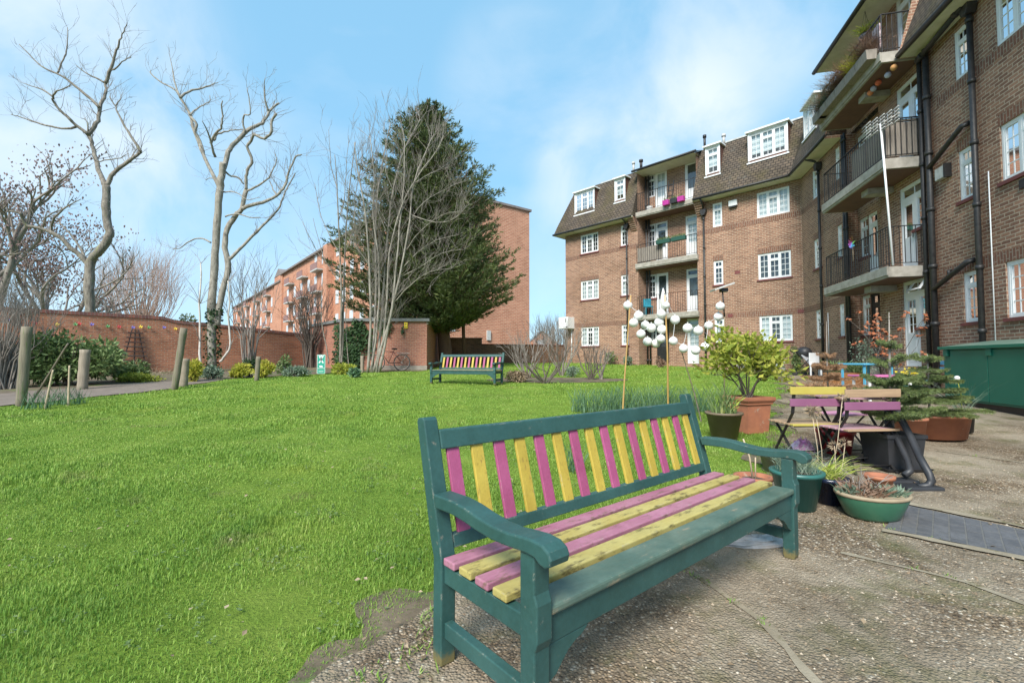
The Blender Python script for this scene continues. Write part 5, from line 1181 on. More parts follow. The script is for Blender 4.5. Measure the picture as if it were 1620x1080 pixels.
yb=[(302,604,570,34,'yellow variegated shrub beside the leaning post'),(380,598,576,34,'yellow variegated shrub left of the small grey post'),(416,598,572,32,'yellow variegated shrub just behind the small grey post')]
for i,(px,py,tp,w,lab) in enumerate(yb): shrub('variegated_shrub',lab,px,py,tp,w,None,1500,.09,'leafyellow',40+i,group='yellow shrubs along the bed')
shrub('grey_shrub','small grey green plant between the birch stems',338,600,580,32,None,900,.09,'leafgrey',50)
shrub('grey_shrub','low grey green plant left of the green sign',468,596,578,40,None,900,.09,'leafgrey',51); shrub('green_plant','dark green plant by the corner of the outbuilding',450,594,565,26,None,700,.10,'leaf',52)
shrub('green_plant','bright green leafy plant right of the green sign',545,592,574,38,None,900,.10,'citrus',53); shrub('green_plant','dark strappy plant left of the bicycle',560,597,583,22,None,400,.1,'daff',54); shrub('green_plant','dark low bush behind the small grey post',395,596,566,26,None,700,.09,'ivy',55)
shrub('green_plant','low bright green ground plant at the foot of the trellis',222,604,590,75,None,1300,.08,'citrus',56)
# dry stems heap in the bed
c=Cards(); 
for _ in range(1600):
    k=rg.uniform(-5,8); d=rg.uniform(.3,2.2); x,y=wp(k,d); a=rg.uniform(0,6.3); L_=rg.uniform(.08,.28); c.add((x,y,g(x,y)+.02),(L_*math.cos(a),L_*math.sin(a),L_*rg.uniform(.1,1.2)),(.008,.008,0))
tag(c.build('dry_stems',MT['litter']),kind='stuff')
# ivy on the outbuilding
c=Cards()
for _ in range(5200):
    x=rg.uniform(ox0-1.0,ox1-1.0); z=rg.uniform(.75,3.1); f=(x-ox0+1)/(ox1-ox0)
    if x>ox0+1.35 and z<2.55+.25*math.sin(x*7): continue
    if x<ox0 and rg.random()<1.1*(ox0-x): continue
    if z>2.78+.25*math.sin(x*5.3)+.1*math.sin(x*17): continue
    if x>ox0+.75 and z<1.2+rg.uniform(0,1.2)*(x-ox0): continue
    y=oy0-.05-rg.uniform(0,.12)+(max(0,ox0-x)*1.15); L_=rg.uniform(.07,.15); d=V((rg.gauss(0,.6),-.5,rg.gauss(-.4,.5))).normalized(); s=d.cross(V((0,-1,.2))).normalized(); c.add((x,y,z),d*L_,s*L_*.85)
t=empty('ivy',(ox0,oy0,.8),'dark ivy climbing the left end of the brick outbuilding','climber'); putc(c,'foliage',MT['ivy'],t)
m=MB()
for k in range(5): m.tube([(ox0-.2+.2*k,oy0-.04,.7),(ox0-.1+.15*k,oy0-.04,1.7),(ox0+.1+.2*k,oy0-.04,2.8)],.014,5)
put(m,'stems',MT['barkdark'],t)
# pruned bare shrubs of the round bed and beyond
def vase(name,label,px,py,top,w,n,seed,mat='twig',lv=2,r=.014,cat='shrub'):
    b=gpt(px,py); u=sc(b.y); t=empty(name,b,label,cat,'pruned bare shrubs in the round bed'); rng=random.Random(seed); m=MB(); h=(py-top)*u
    for k in range(n):
        a=k*6.283/n+rng.uniform(-.4,.4); d=V((math.cos(a)*w*u*.5,math.sin(a)*w*u*.35,h*rng.uniform(.6,.95)))
        q=[V((rng.gauss(0,.03),rng.gauss(0,.03),-.05)),d*.25+V((0,0,-.02)),d*.55+V((rng.gauss(0,.05),rng.gauss(0,.05),0))]; m.tube(q,[r*2,r*1.6,r*1.2],6,False)
        for j in range(3): grow(m,q[2] if j else q[1].lerp(q[2],.6),(d.x*.5+rng.gauss(0,.25),d.y*.5+rng.gauss(0,.25),d.z),h*.34,r,lv,rng,(2,3),.55,.12,.72,.13,None,5,.004)
    m.build('branches',MT[mat],t); return t
vase('bare_shrub','dark goblet shaped bare shrub in the near side of the round bed',862,606,545,105,9,1,'barkdark'); vase('bare_shrub','wide pale bare shrub beside the right end of the distant bench',835,598,530,75,9,2)
vase('bare_shrub','upright bare shrub before the boundary wall in the middle of the round bed',890,594,515,70,8,3); vase('bare_shrub','upright bare rose stems under the ground floor window on the left of the flats',935,601,538,55,8,4,'barkdark',1); vase('bare_shrub','sparse green stemmed bare shrub at the right end of the round bed',950,600,545,30,5,5,'twig',1)
shrub('grey_shrub','low grey green tuft at the foot of the bare shrubs',905,596,580,30,None,500,.07,'leafgrey',57); shrub('dry_plant','pale dry yellowish plant just right of the distant bench',818,604,588,45,None,1500,.07,'litter',58)
q=at(880,545,31); t=empty('bare_hedge',(q.x,q.y,1.03),'tall grey bare twig hedge left of the flats','hedge'); m=MB(); rr=random.Random(4)
for k in range(90): grow(m,(q.x+rr.uniform(-1.3,1.6),q.y+rr.uniform(-.8,.8),1.0),(rr.gauss(0,.15),rr.gauss(0,.15),1),1.7,.02,2,rr,(2,4),.5,.25,.62,.1,None,4,.005)
put(m,'branches',MT['twig'],t)
# plants at the foot of the flats
def fcp(t_,o,z=None): q=FC(t_,o,0); q.z=g(q.x,q.y) if z is None else z; return q
def bushat(q,w,h,label,mat,seed,n=700,size=.08,name='green_plant',cat='plant',group=None):
    t=empty(name,q,label,cat,group); leafball(t,V((q.x,q.y,q.z+h*.5)),w/2,w/2,h*.55,n,random.Random(seed),size,mat); m=MB(); m.tube([(0,0,-.05),(0,0,h*.5)],.02,5); m.build('stems',MT['barkdark'],t); return t
bushat(fcp(8.9,-.5),.75,.75,'small green bush at the wall between the two left window columns','leaf',61); bushat(fcp(7.9,-.5),.6,.45,'low grey plant beside the downpipe left of the far balconies','leafgrey',62)
bushat(fcp(1.9,-.9),1.1,.6,'silvery plant at the wall behind the yellow green potted shrub','silver',63,1200); bushat(fcp(.9,-1.2),1.2,.7,'silver leaved bush near the inner corner of the flats','silver',64,1500); bushat(fcp(.15,-.7),.6,1.1,'dark green upright bush in the inner corner of the flats','leaf',65); bushat(fcp(6.0,-.6),.5,.5,'small brownish plant by the dark ground floor door','brownleaf',66)
# ------------------------------------------------------------------ lantern balls on canes, solar lamp
c1=cane([(985,653),(988,600),(998,467)],.016,'left bamboo cane holding up the string of white lanterns','cane',group='bamboo canes'); yc=gpt(985,653).y
c2=cane([(1057,650),(1056,560),(1052,467)],.018,'middle bamboo cane with a pale cloth tied near its top','cane',group='bamboo canes',y=yc)
cane([(1110,668),(1098,620),(1078,555)],.011,'dark thin cane leaning left behind the bench post','greybamboo',group='bamboo canes',y=yc+.1)
cane([(1145,640),(1147,570),(1146,495)],.013,'pale cane carrying the small solar lamp','stake',group='bamboo canes',y=yc+.3)
BALL=[(315,145),(373,200),(346,238),(408,250),(440,265),(385,298),(420,338),(465,348),(491,323),(497,274),(482,235),(495,190),(520,145),(567,222),(557,335),(612,375),(634,266),(691,280),(747,253),(728,365),(677,385),(798,205),(808,150)]
MT['paper']=M('white_lantern_cloth',(.78,.77,.74),(.66,.65,.62),9,.8,.15,60,worn=(.6,.58,.53),wscale=14,wpos=.66)
rb_=random.Random(9); bp=[]
for i,(zx,zy) in enumerate(BALL):
    px,py=900+zx*.2963,440+zy*.2963; y=yc+rb_.uniform(-.12,.25); c=at(px,py,y); bp.append(c); r=(25 if i!=12 else 20)*.2963*sc(y)*rb_.uniform(.93,1.05)
    t=empty('lantern',c,'round white cloth lantern hanging among others on the string between the bamboo canes','lantern','white lanterns strung between the canes')
    m=MB(); m.sphere((0,0,0),r,16,10,(1,1,.97)); m.build('shade',MT['paper'],t); m=MB(); m.tube([(0,0,r*.93),(0,0,r*1.22)],.012,8); m.build('cap',MT['lead'],t)
m=MB()
top1=at(998,472,yc); top2=at(1052.6,472,yc); tl=at(1146,500,yc+.3)
order=[[top1]+[bp[k] for k in (0,1,2,3,4,5,6,7,8,9,10,11,12)]+[top2],[top2]+[bp[k] for k in (13,14,15,16,17,18,21,22)]+[tl],[bp[15],bp[20],bp[19],bp[18]]]
for o_ in order:
    for a,b in zip(o_,o_[1:]):
        pts=[a.lerp(b,k/6)+V((0,0,.08-.05*math.sin(math.pi*k/6))) for k in range(7)]; m.tube(pts,.004,4,False)
tag(m.build('lantern_string',MT['white']),'thin wire string linking the white lanterns between the canes','string')
p=at(1146,497,yc+.3); t=empty('solar_lamp',p,'small solar lamp with a tilted flat panel on top of the pale cane','lamp'); m=MB(); m.tube([(0,0,-.05),(-.03,0,.50)],.014,8); m.build('pole',MT['black'],t)
m=MB(); m.prism([(-.20,.47),(.18,.60),(.19,.57),(-.19,.44)],-.12,.12,lambda a,p_,q_:(p_-.03,a,q_)); m.build('panel',MT['lead'],t,bevel=.004); m=MB(); m.box(-.07,.06,-.05,.05,.43,.50); m.build('lamp_head',MT['black'],t)
# ------------------------------------------------------------------ daffodil clumps
def tuft(c,b,n,h,w,spread,rng,arch=.3,seg=3):
    for _ in range(n):
        a=rng.uniform(0,6.3); r=spread*rng.random()**.5; p=V((b[0]+r*math.cos(a),b[1]+r*math.sin(a),b[2])); a2=rng.uniform(0,6.3); d=V((math.cos(a2)*arch*rng.uniform(.3,1.3),math.sin(a2)*arch*rng.uniform(.3,1.3),1)).normalized(); L_=h*rng.uniform(.55,1.15)
        s=d.cross(V((rng.gauss(0,1),rng.gauss(0,1),0))).normalized()
        for k in range(seg):
            c.add(p,d*(L_/seg*1.25),s*w*(1-.25*k)); p=p+d*(L_/seg); d=(d+V((math.cos(a2),math.sin(a2),-.25))*arch*.5).normalized()
dl=[(925,652,'at the left end of the row behind the bench back'),(955,650,'second from the left, beside the first cane'),(983,648,'at the foot of the left bamboo cane'),(1012,647,'midway between the two bamboo canes'),(1040,646,'just left of the middle bamboo cane'),(1075,648,'right of the middle bamboo cane'),(1106,652,'behind the right post of the front bench')]
for i,(px,py,wh) in enumerate(dl):
    b=gpt(px,py); t=empty('daffodil_clump',b,'grey green daffodil leaf clump, '+wh,'plant','daffodil clumps behind the front bench'); c=Cards(); tuft(c,(0,0,0),130,.44,.016,.25,random.Random(i),.28); c.build('leaves',MT['daff'],t)
b=gpt(728,745) if 0 else gpt(905,745); t=empty('daffodil_clump',b,'small low daffodil clump seen through the back slats of the front bench','plant','daffodil clumps behind the front bench'); c=Cards(); tuft(c,(0,0,0),70,.30,.014,.13,random.Random(31),.3); c.build('leaves',MT['daff'],t)
for i,(px,py,wh) in enumerate(((57,648,'beside the foot of the leaning dark stick'),(92,641,'left of the upright pale stake'),(117,640,'right of the upright pale stake'))):
    b=gpt(px,py); t=empty('daffodil_clump',b,'short blue green clump on the lawn edge, '+wh,'plant','daffodil clumps by the left posts'); c=Cards(); tuft(c,(0,0,0),60,.36,.018,.22,random.Random(60+i),.3); c.build('leaves',MT['daff'],t)
# ------------------------------------------------------------------ green metal cabinet
MT['cab']=M('green_cabinet_paint',(.007,.118,.074),(.011,.138,.088),1.5,.42,.05,20,worn=(.03,.18,.13),wscale=5,wpos=.70); MT['cabtop']=M('pale_green_lid',(.10,.19,.14),(.17,.24,.19),4,.4)  # lid in a paler, greyer green than the body
s0=None; so=-.88
r0=ray(1496,640); k=(DD+so)/(r0[0]*NN.x+r0[1]*NN.y); sA=r0[0]*k*DN.x+r0[1]*k*DN.y
sC=sA-3.4; zb=g(*FN(sA,so,0)[:2])+.02; r1=ray(1500,548.5); zt=H+r1[2]*(DD+so)/(r1[0]*NN.x+r1[1]*NN.y)
q=FN((sA+sC)/2,-.25,zb); t=empty('metal_cabinet',q,'big dark green metal cabinet against the brick wall at the right edge','cabinet')
def cabp(mb,name,mat,par=None,bevel=0):
    o=mb.build(name,mat,par or t,None,bevel); o.matrix_parent_inverse=Matrix.Translation(-t.location) if par is None else Matrix.Identity(4); return o
m=MB(); fb(m,FN,sC,sA,so,-.02,zb+.05,zt-.03); cabp(m,'body',MT['cab'],None,.006)
m=MB(); m.prism([(so-.06,zt-.05),(so-.06,zt),(-.01,zt+.13),(-.01,zt-.05)],sC-.05,sA+.05,lambda a,p_,q_:FN(a,p_,q_)); cabp(m,'lid',MT['cabtop'],None,.006)
m=MB(); fb(m,FN,sC-.06,sA+.06,so-.075,so-.055,zt-.055,zt+.004); cabp(m,'lid_rim',MT['cab'],None,.004)
wdt=(sA-sC-.5)/3
for k in range(3):
    a=sA-.22-wdt*k; m=MB(); fb(m,FN,a-wdt+.012,a,so-.022,so-.002,zb+.09,zt-.08); d_=cabp(m,'door',MT['cab'],None,.005)
    m=MB(); fb(m,FN,a-wdt+.10,a-wdt+.115,so-.035,so-.022,zb+.62,zb+.80); 
    if k!=0: cabp(m,'handle',MT['steel'],d_)
for a in (sA-.12,sA-1.23,sC+.15): m=MB(); fb(m,FN,a-.06,a+.06,so-.05,so-.004,zt-.19,zt-.06); cabp(m,'hinge',MT['cab'],None,.008)
m=MB(); fb(m,FN,sC,sA,so+.05,-.06,zb-.3,zb+.05); cabp(m,'plinth',MT['black'])
# ------------------------------------------------------------------ pots and what grows in them
def potprof(r1,r2,h,rim=.03,th=.02): return [(r1*.0,0.0),(r1,0),(r2*.985,h-rim),(r2+.014,h-rim),(r2+.016,h),(r2-th,h),(r2-th-.004,h-.05),(r2*.3,h-.045),(0,h-.045)]
def pot(name,label,base,r1,r2,h,mat,sx=1,sy=1,rot=0,rim=.03,group=None,z=.022,prof=None,soil=True,cat='pot'):
    t=empty(name,base+V((0,0,z)),label,cat,group,rot); m=MB(); m.lathe(prof or potprof(r1,r2,h,rim),n=28,sx=sx,sy=sy); m.build('pot',mat if not isinstance(mat,str) else MT[mat],t)
    if soil: m=MB(); m.lathe([(0,h-.03),(r2*.6,h-.028),(r2*.93,h-.04)],n=24,sx=sx*.97,sy=sy*.97); m.build('soil',MT['soil'],t)
    return t
def plant(name,label,pos,cat='plant',group=None): return empty(name,pos,label,cat,group)
MT['brownpot']=M('brown_plastic',(.13,.095,.06),(.19,.14,.09),4,.6,worn=(.09,.10,.05),wscale=5); MT['tealpot']=M('teal_plastic',(.025,.115,.10),(.035,.14,.12),4,.4,worn=(.10,.15,.12),wscale=6,wpos=.68); MT['navy']=M('navy_glaze',(.010,.018,.045),(.016,.026,.06),5,.2); MT['greenpot']=M('green_glaze',(.03,.115,.065),(.05,.15,.09),4,.28,worn=(.13,.16,.10),wscale=4,wpos=.66); MT['buff']=M('buff_rim',(.36,.29,.19),(.26,.2,.13),8,.8); MT['greypot']=M('grey_stone_pot',(.20,.17,.13),(.28,.24,.19),7,.85,.2); MT['redpot']=M('red_plastic',(.36,.02,.03),(.42,.03,.04),3,.35); MT['blackpl']=M('black_plastic',(.018,.019,.022),(.035,.036,.04),4,.5)
# square terracotta planter with the lime green shrub
b=gpt(1183,688); b=push(b,.25); b.z=g(b.x,b.y); t=empty('terracotta_planter',b,'tall square terracotta planter with a moulded rim on the lawn edge','planter',None,.35)
m=MB()
def sqloft(mb,L_):
    for (a,z0),(b2,z1) in zip(L_,L_[1:]):
        c4=((-1,-1),(1,-1),(1,1),(-1,1))
        for i in range(4):
            j=(i+1)%4; mb.face([(c4[i][0]*a,c4[i][1]*a,z0),(c4[j][0]*a,c4[j][1]*a,z0),(c4[j][0]*b2,c4[j][1]*b2,z1),(c4[i][0]*b2,c4[i][1]*b2,z1)])
sqloft(m,[(.0,0),(.19,0),(.215,.40),(.235,.41),(.235,.43),(.245,.44),(.262,.47),(.262,.51),(.225,.515),(.22,.45),(0,.45)]); m.build('pot',MT['terra'],t,bevel=.006)
m=MB(); m.box(-.215,.215,-.215,.215,.44,.465); m.build('soil',MT['soil'],t)
tp=b+V((0,0,.45)); t=plant('lime_shrub','bushy yellow green leaved shrub growing in the square terracotta planter',tp,'shrub'); rng=random.Random(12); m=MB(); tips=[]
u=sc(b.y); hgt=(622-505)*u
for k in range(11):
    a=k*.57+rng.uniform(-.2,.2); sp=rng.uniform(.25,.62); d=V((math.cos(a)*sp,math.sin(a)*sp*.8,hgt*rng.uniform(.55,.9))); q=[V((rng.gauss(0,.03),rng.gauss(0,.03),-.02)),d*.35+V((0,0,.02)),d*.62]; m.tube(q,[.013,.010,.008],5,False); tips.append((q[2],d.normalized()))
    for j in range(4): grow(m,q[1].lerp(q[2],rng.random()),(d.x+rng.gauss(0,.35),d.y+rng.gauss(0,.3),d.z*.55),hgt*.26,.007,1,rng,(2,3),.8,.15,.75,.14,tips,4,.003)
m.build('stems',MT['barkdark'],t); c=Cards()
for p_,d in tips:
    for _ in range(15):
        dd=(d*.5+V((rng.gauss(0,.7),rng.gauss(0,.7),rng.gauss(.15,.5)))).normalized(); s=dd.cross(V((rng.gauss(0,1),rng.gauss(0,1),rng.gauss(0,1)))).normalized(); L_=rng.uniform(.06,.125); c.add(p_+V((rng.gauss(0,.05),rng.gauss(0,.05),rng.gauss(0,.05))),dd*L_,s*L_*.5)
c.build('foliage',MT['citrus'],t); print('tips',len(tips))
b=gpt(1146,699); b=push(b,.15); b.z=g(b.x,b.y); pot('plant_pot','round olive brown pot on the lawn beside the square planter',b,.155,.225,.37,'brownpot',group='pots behind the bench',z=.0)
t=plant('strappy_plant','upright strappy green leaves growing in the round olive brown pot',b+V((0,0,.33))); c=Cards(); tuft(c,(0,0,0),75,.42,.022,.15,random.Random(71),.32); c.build('leaves',MT['leaf'],t); c=Cards(); tuft(c,(0,-.05,0),9,.40,.035,.1,random.Random(72),.7); c.build('pale_leaf',MT['spider'],t)
b=gpt(1262,822); b=push(b,.2); pot('plant_pot','large teal plastic pot behind the right arm of the front bench',b,.125,.178,.29,'tealpot',group='pots behind the bench')
t=plant('lavender','grey green spiky plant in the large teal pot',b+V((0,0,.30))); c=Cards(); tuft(c,(0,0,0),260,.22,.006,.15,random.Random(73),.75,3); c.build('leaves',MT['leafgrey'],t)
b=gpt(1312,806); b=push(b,.1); pot('plant_pot','small navy glazed pot between the teal pot and the green bowl',b,.095,.13,.21,'navy',group='pots behind the bench')
t=plant('spider_plant','yellow striped grassy plant spilling out of the navy pot',b+V((0,0,.2))); c=Cards(); tuft(c,(0,0,0),150,.30,.014,.07,random.Random(74),.85,4); c.build('leaves',MT['spider'],t)
b=gpt(1381,836); b=push(b,.17); pr=[(0,0),(.145,0),(.165,.02),(.20,.10),(.222,.16),(.222,.175),(.205,.18),(.19,.14),(0,.135)]
t=pot('bowl_planter','oval green glazed bowl with a worn buff rim nearest the camera',b,.15,.215,.175,'greenpot',1.12,.92,.1,prof=pr,group='pots behind the bench',cat='planter',soil=False); m=MB(); m.lathe([(.203,.172),(.21,.186),(.226,.186),(.231,.172),(.224,.160)],n=36,sx=1.12,sy=.92); m.build('rim',MT['buff'],t); m=MB(); m.lathe([(0,.15),(.12,.152),(.2,.14)],n=24,sx=1.12,sy=.92); m.build('soil',MT['soil'],t)
t=plant('bowl_plants','withered brown stems with a few green shoots in the oval green bowl',b+V((0,0,.16))); c=Cards(); tuft(c,(-.07,0,0),150,.15,.018,.12,random.Random(75),.9,2); c.build('withered_leaves',MT['brownleaf'],t); c=Cards(); tuft(c,(.11,-.02,0),150,.11,.022,.07,random.Random(76),.8,2); tuft(c,(-.17,.02,0),60,.11,.022,.05,random.Random(78),.8,2); c.build('green_leaves',MT['leafgrey'],t); m=MB()
for k in range(9): a=rng.uniform(0,6.3); grow(m,(rng.gauss(0,.07),rng.gauss(0,.05),0),(math.cos(a)*.7,math.sin(a)*.7,1),.14,.006,1,rng,(1,3),.7,0,.7,.15,None,4,.003)
m.build('stems',MT['twig'],t)
b=gpt(1192,776); b=push(b,.12); pot('plant_pot','shallow orange terracotta bowl holding one bare stick',b,.12,.15,.10,'terra',group='pots behind the bench',z=.0)
t=plant('bare_stick','bare pale stick standing in the shallow terracotta bowl',b+V((0,0,.07))); m=MB(); m.tube([(0,0,-.03),(-.03,0,.2),(-.075,.02,.36)],[.009,.008,.007],7); m.tube([(.03,.02,-.02),(.035,.02,.19)],.006,6); m.build('stem',MT['stake'],t)
b=gpt(1232,758); b=push(b,.25); pot('plant_pot','grey stone pot mostly hidden behind the large teal pot',b,.13,.17,.20,'greypot',group='pots behind the bench',z=0); b=gpt(1392,790); b=push(b,.12); pot('plant_pot','small terracotta pot just behind the oval green bowl',b,.075,.10,.15,'terra',group='pots behind the bench')
b=gpt(1322,722); b=push(b,.1); b.z=g(b.x,b.y); pot('plant_pot','bright red pot under the yellow backed chair',b,.15,.19,.26,'redpot',group='pots behind the bench')
t=plant('allium','tall dried seed head stems rising in front of the chairs',gpt(1302,778),'plant'); m=MB(); c=Cards(); rng=random.Random(41); y=t.location.y
for (px0,px1,py1,hd) in ((1296,1284,650,1),(1303,1290,652,.7),(1310,1333,628,.45),(1322,1337,700,.5),(1318,1320,705,.5)):
    p0=at(px0,778,y)-t.location; p1=at(px1,py1,y+.05)-t.location; p0.z=0; m.tube([p0,p0.lerp(p1,.5)+V((.02,0,.02)),p1],.0035,5)
    for _ in range(int(120*hd)):
        d=V((rng.gauss(0,1),rng.gauss(0,1),rng.gauss(0,1))).normalized(); c.add(p1+d*.02,d*.055*hd**.5*rng.uniform(.6,1.2),d.orthogonal().normalized()*.010)
m.build('stems',MT['stake'],t); c.build('seed_heads',MT['litter'],t)
# crumpled bags
def bag(name,label,base,rx,ry,h,mat,seed):
    t=empty(name,base,label,'bag'); m=MB(); rng=random.Random(seed); n=20; rows=9; base_i=0
    for i in range(rows+1):
        ph=math.pi*.5*i/rows
        for k in range(n):
            a=2*math.pi*k/n; f=1+.35*mnoise.noise(V((math.cos(a)*2+seed,math.sin(a)*2,i*.7))); m.v.append((rx*math.cos(ph)*math.cos(a)*f,ry*math.cos(ph)*math.sin(a)*f,h*math.sin(ph)*(1+.5*mnoise.noise(V((math.cos(a)*3,math.sin(a)*3+seed,i))))))
    for i in range(rows):
        for k in range(n): k2=(k+1)%n; m.f.append((i*n+k,i*n+k2,(i+1)*n+k2,(i+1)*n+k)); m.sm.append(False)
    m.build('bag',mat,t); return t
MT['clearbag']=M('crumpled_clear_plastic',(.55,.53,.52),(.36,.34,.33),14,.15,.9,12); q=gpt(1195,870); bag('plastic_bag','crumpled translucent plastic bag lying under the front bench',q+V((0,.05,.022)),.25,.08,.05,MT['clearbag'],3)
q=gpt(1277,722); bag('plastic_bag','bright pink and white plastic bag on the grass under the yellow backed chair',q+V((0,.1,.0)),.15,.10,.17,M('pink_bag',(.75,.20,.45),(.85,.75,.8),9,.3),5)
# ------------------------------------------------------------------ folding chairs and the little table
MT['natwood']=M('bare_slat_wood',(.40,.27,.16),(.30,.195,.12),5,.6,.1,30,stretch=(1,9,9)); MT['pinkslat']=M('faded_pink_slat',(.44,.27,.30),(.36,.20,.22),6,.6,.1,30,stretch=(1,9,9)); MT['purple']=M('mauve_slat_paint',(.21,.075,.145),(.25,.095,.175),5,.5); MT['yel']=M('bright_yellow_slat',(.42,.34,.06),(.46,.39,.09),5,.5); MT['bluep']=M('sky_blue_slat',(.08,.36,.55),(.12,.42,.6),5,.5)
def chair(label,base,rz,w,back,seat,edge):
    """folding bistro chair: +y is where the sitter faces, the back is towards -y"""
    t=empty('folding_chair',base,label,'chair','folding slatted chairs round the little table',rz); t.scale=(1,1,.91); a=w/2-.05
    for s in (-1,1):
        m=MB(); m.bar((s*a,-.24,.92),(s*a,-.20,.60),.012,.032,(1,0,0)); m.bar((s*a,-.20,.60),(s*a,.20,0),.012,.028,(1,0,0)); m.build('back_leg',MT['black'],t)
        m=MB(); m.bar((s*(a-.03),.17,.46),(s*(a-.03),-.27,0),.012,.026,(1,0,0)); m.build('front_leg',MT['black'],t)
    m=MB()
    for (y,z,x) in ((-.20,.075,a-.03),(.13,.085,a),(-.19,.44,a-.02),(.17,.44,a-.02)): m.tube([(-x,y,z),(x,y,z)],.008,6)
    m.build('cross_bar',MT['black'],t)
    for z,mt in zip((.865,.725),back): m=MB(); m.box(-w/2,w/2,-.255 if z>.8 else -.245,-.237 if z>.8 else -.227,z-.045,z+.045); m.build('back_slat',MT[mt],t,bevel=.006)
    n=6
    for k in range(n):
        y=-.22+.40*k/(n-1); m=MB(); m.box(-w/2+.02,w/2-.02,y-.031,y+.031,.452,.474); m.build('seat_slat',MT[edge if k==0 else seat],t,bevel=.005)
    return t
bA=gpt(1384,748); bB=gpt(1290,735)
chair('folding chair with a bare wood top slat, mauve lower slat and faded pink seat',V((bA.x-.10,bA.y+.14,g(bA.x,bA.y)+.02)),.10,.60,('natwood','purple'),'pinkslat','natwood')
chair('folding chair with a yellow top slat, mauve lower slat and pale wooden seat',V((bB.x,bB.y+.18,g(bB.x,bB.y)+.01)),.02,.60,('yel','purple'),'natwood','yel')
bC=gpt(1332,706); bC.z=g(bC.x,bC.y); t=empty('folding_stool',bC,'low folding stool with a pink slatted seat beyond the red pot','stool',None,.3); MT['pinkseat2']=M('soft_pink_slat',(.50,.24,.36),(.44,.2,.3),6,.6)
for k in range(5): m=MB(); y=-.16+.08*k; m.box(-.2,.2,y-.034,y+.034,.40,.42); m.build('seat_slat',MT['pinkseat2'],t,bevel=.004)
for s in (-1,1): 
    m=MB(); m.bar((s*.17,-.16,.39),(s*.17,.18,0),.012,.024,(1,0,0)); m.build('leg',MT['black'],t); m=MB(); m.bar((s*.15,.16,.39),(s*.15,-.18,0),.012,.024,(1,0,0)); m.build('leg',MT['black'],t)
bT=V((3.80,5.15,0)); bT.z=g(bT.x,bT.y); t=empty('bistro_table',bT,'small folding table with a pale slatted top between the chairs','table',None,.08)
for k in range(7): m=MB(); y=-.27+.09*k; m.box(-.36,.36,y-.041,y+.041,.70,.722); m.build('top_slat',MT['natwood'] if k%2 else MT['pinkslat'],t,bevel=.004)
for s in (-1,1):
    m=MB(); m.bar((s*.28,-.24,.69),(s*.28,.26,0),.012,.026,(1,0,0)); m.build('leg',MT['black'],t); m=MB(); m.bar((s*.26,.24,.69),(s*.26,-.26,0),.012,.026,(1,0,0)); m.build('leg',MT['black'],t)
m=MB(); m.tube([(-.28,.2,.08),(.28,.2,.08)],.008,6); m.tube([(-.26,-.2,.08),(.26,-.2,.08)],.008,6); m.build('cross_bar',MT['black'],t)
# black tubular frame with flat feet
b=gpt(1450,776); t=empty('tube_frame','' and b or b,'black bent tube frame with flat feet standing beside the chairs','frame'); y=b.y; L0=b
def rel(px,py,dy=0): return at(px,py,y+dy)-L0
m=MB(); m.tube([rel(1413,640,.62),rel(1422,655,.55),rel(1440,690,.36),rel(1456,725,.14),rel(1470,750),rel(1474,760),rel(1468,768),rel(1452,771)],.032,10); m.build('tube',MT['blackpl'],t)
m=MB(); m.tube([rel(1394,645,.75),rel(1402,665,.66),rel(1420,695,.48),rel(1437,730,.28),rel(1440,745,.2),rel(1430,752,.2)],.030,10); m.build('tube',MT['blackpl'],t)
for a,dy in (((1455,776),0),((1418,757),.22)):
    q=rel(*a,dy); q.z=.035; m=MB(); m.box(q.x-.17,q.x+.16,q.y-.08,q.y+.08,-.0,.05); m.build('foot',MT['blackpl'],t,bevel=.015)
m=MB(); m.bar(rel(1372,650,.75),rel(1420,645,.65),.10,.05); m.build('top_plate',MT['blackpl'],t,bevel=.01)
